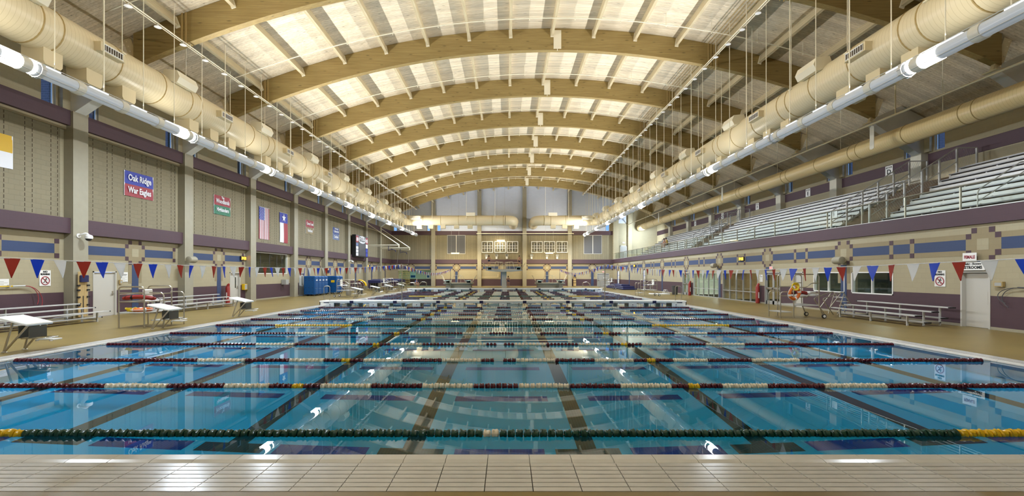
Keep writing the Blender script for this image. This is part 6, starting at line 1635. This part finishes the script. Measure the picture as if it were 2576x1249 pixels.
for s in (-1, 1):
    part('centre_rail', MB().tube(round_path([(s*0.12, -0.7, 2.68), (s*0.12, -0.7, 3.75), (s*1.25, -0.7, 3.85), (s*1.55, -0.7, 2.68)], 0.15, 5), 0.026, 8), M['pipe'], t, True)
    part('back_rail', MB().tube(round_path([(s*0.3, 1.6, 2.68), (s*0.3, 1.6, 3.75), (s*2.45, 1.6, 3.75), (s*2.45, 1.6, 2.68)], 0.12, 4), 0.024, 8), M['pipe'], t, True)
    part('mid_rail', MB().tube([(s*0.12, -0.7, 3.2), (s*1.4, -0.7, 3.2)], 0.02, 6), M['pipe'], t)
    for x in (0.5, 0.85): part('rail_post', MB().tube([(s*x, -0.7, 2.68), (s*x, -0.7, 3.80)], 0.022, 6), M['pipe'], t)
    outer_rails(t, s*2.6, s, 2.62, -0.6, 0.6)
    springboard((xt+s*2.12, YD+0.2, 2.66), '%s springboard high on the diving tower' % ('left' if s < 0 else 'right'), 1)
single('wall_rail', MB().tube([(-4.3, DFAR-0.25, 1.5), (-1.5, DFAR-0.25, 1.5)], 0.03, 8).tube([(-1.5, DFAR-0.25, 1.5), (-1.5, DFAR-0.25, 2.0)], 0.03, 8).box(-4.2, -4.15, DFAR-0.25, DFAR, 1.47, 1.53).box(-1.7, -1.65, DFAR-0.25, DFAR, 1.47, 1.53), M['duct_plain'], 'long cream pipe on brackets on the far wall behind the tower', 'pipe')
def strip_lamp(p, label, L=1.2, rz=0):
    t = thing('strip_lamp', label, 'lamp', p, rz, 'warm hanging strip lamps')
    part('tube_lamp', MB().tube([(-L/2, 0, 0), (L/2, 0, 0)], 0.07, 8), M['warmlamp'], t, True); part('housing', MB().box(-L/2-0.05, L/2+0.05, -0.09, 0.09, 0.05, 0.13), M['pipe'], t)
    for s in (-L/2, L/2): part('suspension', MB().tube([(s, 0, 0.12), (s, 0, zd(p[0]+s)-p[2])], 0.008, 4), M['grey'], t)
strip_lamp(px(1260, 605.5, 71), 'warm strip lamp hanging in front of the left boxed fans'); strip_lamp(px(1145, 638, 71), 'warm strip lamp hanging below the left louver'); strip_lamp(px(1382, 637.5, 71), 'warm strip lamp hanging below the right boxed fans')
area_light('diving_wall_lamp_left', (-6.5, 70.2, 5.0), (math.radians(30), 0, 0), 8, 0.3, 330, (1.0, 0.86, 0.58))
area_light('diving_wall_lamp_right', (6.5, 70.2, 5.0), (math.radians(30), 0, 0), 8, 0.3, 330, (1.0, 0.86, 0.58))
area_light('far_wall_wash_left', (-6.5, 70.0, 8.7), (math.radians(60), 0, 0), 12, 0.3, 190, (1.0, 0.85, 0.56))
area_light('far_wall_wash_right', (9.0, 70.0, 8.7), (math.radians(60), 0, 0), 12, 0.3, 190, (1.0, 0.85, 0.56))
# pictures and netting in the alcove
for i, (x, c) in enumerate(((-16.2, M['sky_blue']), (-13.6, B_WHITE))):
    t = thing('alcove_poster', ('pale blue poster in the green alcove' if i == 0 else 'white notice in the green alcove'), 'poster', (x, DFAR+4.79, 1.25)); part('sheet', MB().box(-0.5+0.2*i, 0.5-0.2*i, -0.02, 0, 0, 1.3-0.4*i), c, t); part('print', MB().box(-0.4+0.2*i, 0.4-0.2*i, -0.025, -0.02, 0.15, 0.55), M['bluebin'], t)
part('maroon_base', MB().box(-17.75, -12.25, DFAR+4.80, DFAR+4.84, 0.02, 1.15), M['maroon_x'], bpy.data.objects['alcove_room'])
t = thing('lane_net', 'hanging yellow and white net at the left side of the alcove', 'net', (-17.0, DFAR-0.1, 0.1)); nm = MB()
for i in range(9): nm.tube([(-0.5+0.22*i, 0, 0), (-0.5+0.22*i, 0, 2.5)], 0.02, 4); nm.tube([(-0.5, 0, 0.1+0.29*i), (1.26, 0, 0.1+0.29*i)], 0.02, 4)
part('mesh', nm, pmat('pale yellow cord', (0.55, 0.45, 0.15), 0.6), t, stuff=True); part('top_bar', MB().tube([(-0.6, 0, 2.55), (1.36, 0, 2.55)], 0.04, 6), M['white'], t)

# ------------------------------------------------------------------ people
def skin(name, verts, edges, rad, mat, parent, levels=1):
    me = bpy.data.meshes.new(name+'_cage'); me.from_pydata([tuple(v) for v in verts], edges, [])
    o = bpy.data.objects.new(name+'_cage', me); C.objects.link(o)
    m = o.modifiers.new('skin', 'SKIN'); sd = me.skin_vertices[0].data
    for i, r_ in enumerate(rad): sd[i].radius = (r_, r_) if not isinstance(r_, tuple) else r_
    sd[0].use_root = True; m.use_smooth_shade = True
    s = o.modifiers.new('sub', 'SUBSURF'); s.levels = levels; s.render_levels = levels
    dg = bpy.context.evaluated_depsgraph_get(); new = bpy.data.meshes.new_from_object(o.evaluated_get(dg), depsgraph=dg)
    bpy.data.objects.remove(o); bpy.data.meshes.remove(me)
    new.name = name; new.materials.clear(); new.materials.append(mat)
    for p in new.polygons: p.use_smooth = True
    return link(name, new, parent)
def person(label, loc, rz, J, suit, hair_mat, shirt=None, female=False):
    """J: joint positions (local, facing -y): hip, chest, neck, head, and per side sh, el, wr, hp, kn, an, toe"""
    t = thing('person', label, 'person', loc, rz, None)
    V = []; E = []; Rr = []
    def add(p, r_, prev=None):
        V.append(Vector(p)); Rr.append(r_)
        if prev is not None: E.append((prev, len(V)-1))
        return len(V)-1
    hip = add(J['hip'], (0.15, 0.105)); waist = add(Vector(J['hip']).lerp(Vector(J['chest']), 0.5), (0.13, 0.095), hip); ch = add(J['chest'], (0.16, 0.11), waist)
    nk = add(J['neck'], 0.055, ch); h1 = add(Vector(J['head'])+Vector((0, 0.0, -0.06)), 0.075, nk); h2 = add(J['head'], 0.098, h1); add(Vector(J['head'])+Vector((0, 0, 0.09)), 0.075, h2)
    for s in ('l', 'r'):
        sg = -1 if s == 'l' else 1
        sh = add(J['sh'+s], 0.058, ch); el = add(J['el'+s], 0.042, sh); wr = add(J['wr'+s], 0.028, el)
        d = (Vector(J['wr'+s])-Vector(J['el'+s])).normalized(); palm = add(Vector(J['wr'+s])+d*0.07, 0.034, wr)
        side = d.orthogonal().normalized()
        for f in range(4): k = add(Vector(J['wr'+s])+d*(0.115)+side*(f-1.5)*0.02, 0.009, palm); add(V[k]+d*(0.05-0.008*abs(f-1.3))+Vector((0, -0.012, 0)), 0.008, k)
        add(Vector(J['wr'+s])+d*0.07+side*0.055, 0.010, palm)
        hp = add(J['hp'+s], 0.088, hip); kn = add(J['kn'+s], 0.058, hp); an = add(J['an'+s], 0.038, kn); add(J['to'+s], 0.032, an)
    skin('body', V, E, Rr, M['skin'], t)
    hd = Vector(J['head'])
    part('hair', MB().ball((hd.x, hd.y+0.025, hd.z+0.035), 0.108, 0.112, 0.11, 12, 8), hair_mat, t, True)
    part('nose', MB().ball((hd.x, hd.y-0.105, hd.z-0.02), 0.015, 0.022, 0.022, 6, 4), M['skin'], t, True)
    for s in (-1, 1): part('eye', MB().ball((hd.x+s*0.035, hd.y-0.09, hd.z+0.012), 0.012, 0.01, 0.008, 6, 4), M['ink'], t)
    part('mouth', MB().box(hd.x-0.022, hd.x+0.022, hd.y-0.095, hd.y-0.08, hd.z-0.062, hd.z-0.055), M['maroonpaint'], t)
    H = Vector(J['hip']); Cc = Vector(J['chest'])
    if shirt:
        v = [H+Vector((0, 0, 0.02)), H.lerp(Cc, 0.5), Cc, Vector(J['shl']), Vector(J['shl']).lerp(Vector(J['ell']), 0.6), Vector(J['shr']), Vector(J['shr']).lerp(Vector(J['elr']), 0.6)]
        skin('shirt', v, [(0, 1), (1, 2), (2, 3), (3, 4), (2, 5), (5, 6)], [(0.165, 0.125), (0.15, 0.115), (0.175, 0.125), 0.075, 0.06, 0.075, 0.06], shirt, t)
    lg = 0.55 if shirt else 0.12
    v = [H+(Vector((0, 0, 0)) if shirt or not female else (Cc-H)*0.8)]; e = []; r_ = [(0.165, 0.12)]
    v.append(H); e.append((0, 1)); r_.append((0.165, 0.12)) if (female and not shirt) else (v.pop(), e.pop())
    b = len(v)-1
    for s in ('l', 'r'):
        hp = Vector(J['hp'+s]); v.append(hp); e.append((b, len(v)-1)); r_.append(0.10)
        v.append(hp.lerp(Vector(J['kn'+s]), lg)); e.append((len(v)-2, len(v)-1)); r_.append(0.088)
    skin('shorts' if shirt else 'swimsuit', v, e, r_, suit, t)
    return t
def standing(arm=0.0, bend=0.0, k=1.0):
    J = {'hip': (0, 0, 0.95), 'chest': (0, -0.02-bend, 1.32), 'neck': (0, -0.02-bend, 1.50), 'head': (0, -0.05-bend, 1.63)}
    for s, g in (('l', -1), ('r', 1)):
        J['sh'+s] = (g*0.19, -bend, 1.42); J['el'+s] = (g*(0.26+0.1*arm), -bend-0.05, 1.13+0.1*arm); J['wr'+s] = (g*(0.24-0.12*arm), -bend-0.12-0.1*arm, 0.90+0.25*arm)
        J['hp'+s] = (g*0.10, 0, 0.90); J['kn'+s] = (g*0.11, -0.03, 0.49); J['an'+s] = (g*0.11, 0.02, 0.08); J['to'+s] = (g*0.13, -0.16, 0.03)
    return {q: (a*k, b*k, c*k) for q, (a, b, c) in J.items()}
def seated(lean=0.1):
    J = {'hip': (0, 0, 0.10), 'chest': (0, -lean, 0.46), 'neck': (0, -lean-0.03, 0.63), 'head': (0, -lean-0.07, 0.76)}
    for s, g in (('l', -1), ('r', 1)):
        J['sh'+s] = (g*0.19, -lean, 0.56); J['el'+s] = (g*0.25, -lean-0.08, 0.30); J['wr'+s] = (g*0.14, -lean-0.30, 0.22)
        J['hp'+s] = (g*0.10, -0.05, 0.09); J['kn'+s] = (g*0.13, -0.45, 0.10); J['an'+s] = (g*0.13, -0.42, -0.32); J['to'+s] = (g*0.14, -0.60, -0.38)
    return J
dk = pmat('dark swimsuit', (0.02, 0.02, 0.05), 0.5); bs = pmat('blue shirt', (0.02, 0.12, 0.42), 0.6); ys = pmat('yellow shirt', (0.62, 0.44, 0.02), 0.6); ks = pmat('black shirt', (0.015, 0.015, 0.02), 0.6); tn = pmat('tan shorts', (0.35, 0.28, 0.18), 0.6)
person('diver in a dark swimsuit standing on the left board of the tower', ((1230-1276)*(YD+0.5)/FPX, YD+0.7, 3.03), 0, standing(1.0), dk, M['hair'], None, True)
person('diver in dark trunks standing with lowered arms on the right tower board', ((1306.5-1276)*(YD+0.5)/FPX, YD+0.7, 3.03), 0, standing(0), dk, M['hair'])
person('dark haired swimmer in a navy swimsuit leaning beside the tower pillar', ((1278-1276)*67.4/FPX+0.05, 67.2, 0), -0.5, standing(0.7, 0.03, 0.98), M['navy_cover'], M['hair'], None, True)
ch_ = thing('deck_chair', 'small grey chair under the person in the blue shirt', 'chair', ((1046-1276)*66.8/FPX, 66.8, 0))
part('seat', MB().bbox(-0.22, 0.22, -0.22, 0.22, 0.38, 0.42, 0.01), M['grey'], ch_); part('backrest', MB().bbox(-0.22, 0.22, 0.20, 0.24, 0.5, 0.85, 0.01), M['grey'], ch_)
for a in (-0.19, 0.19):
    for b_ in (-0.19, 0.22): part('leg', MB().tube([(a, b_, 0), (a, b_, 0.40 if b_ < 0 else 0.85)], 0.014, 6), M['steel'], ch_)
ch_.rotation_euler = (0, 0, 0.9)
person('person in a blue shirt sitting on a chair in the far left corner', ((1046-1276)*66.8/FPX, 66.8, 0.42), 0.9, seated(0.15), tn, pmat('grey hair', (0.25, 0.22, 0.2), 0.6), bs)
person('spectator in a black shirt sitting high in the far grandstand', (ROWX(3)-0.02, 58.6, ROWZ(3)), -PI/2, seated(0.12), dk, M['hair'], ks)
person('spectator in a yellow shirt sitting high in the far grandstand', (ROWX(3)-0.02, 57.7, ROWZ(3)), -PI/2, seated(0.18), dk, M['hair'], ys)
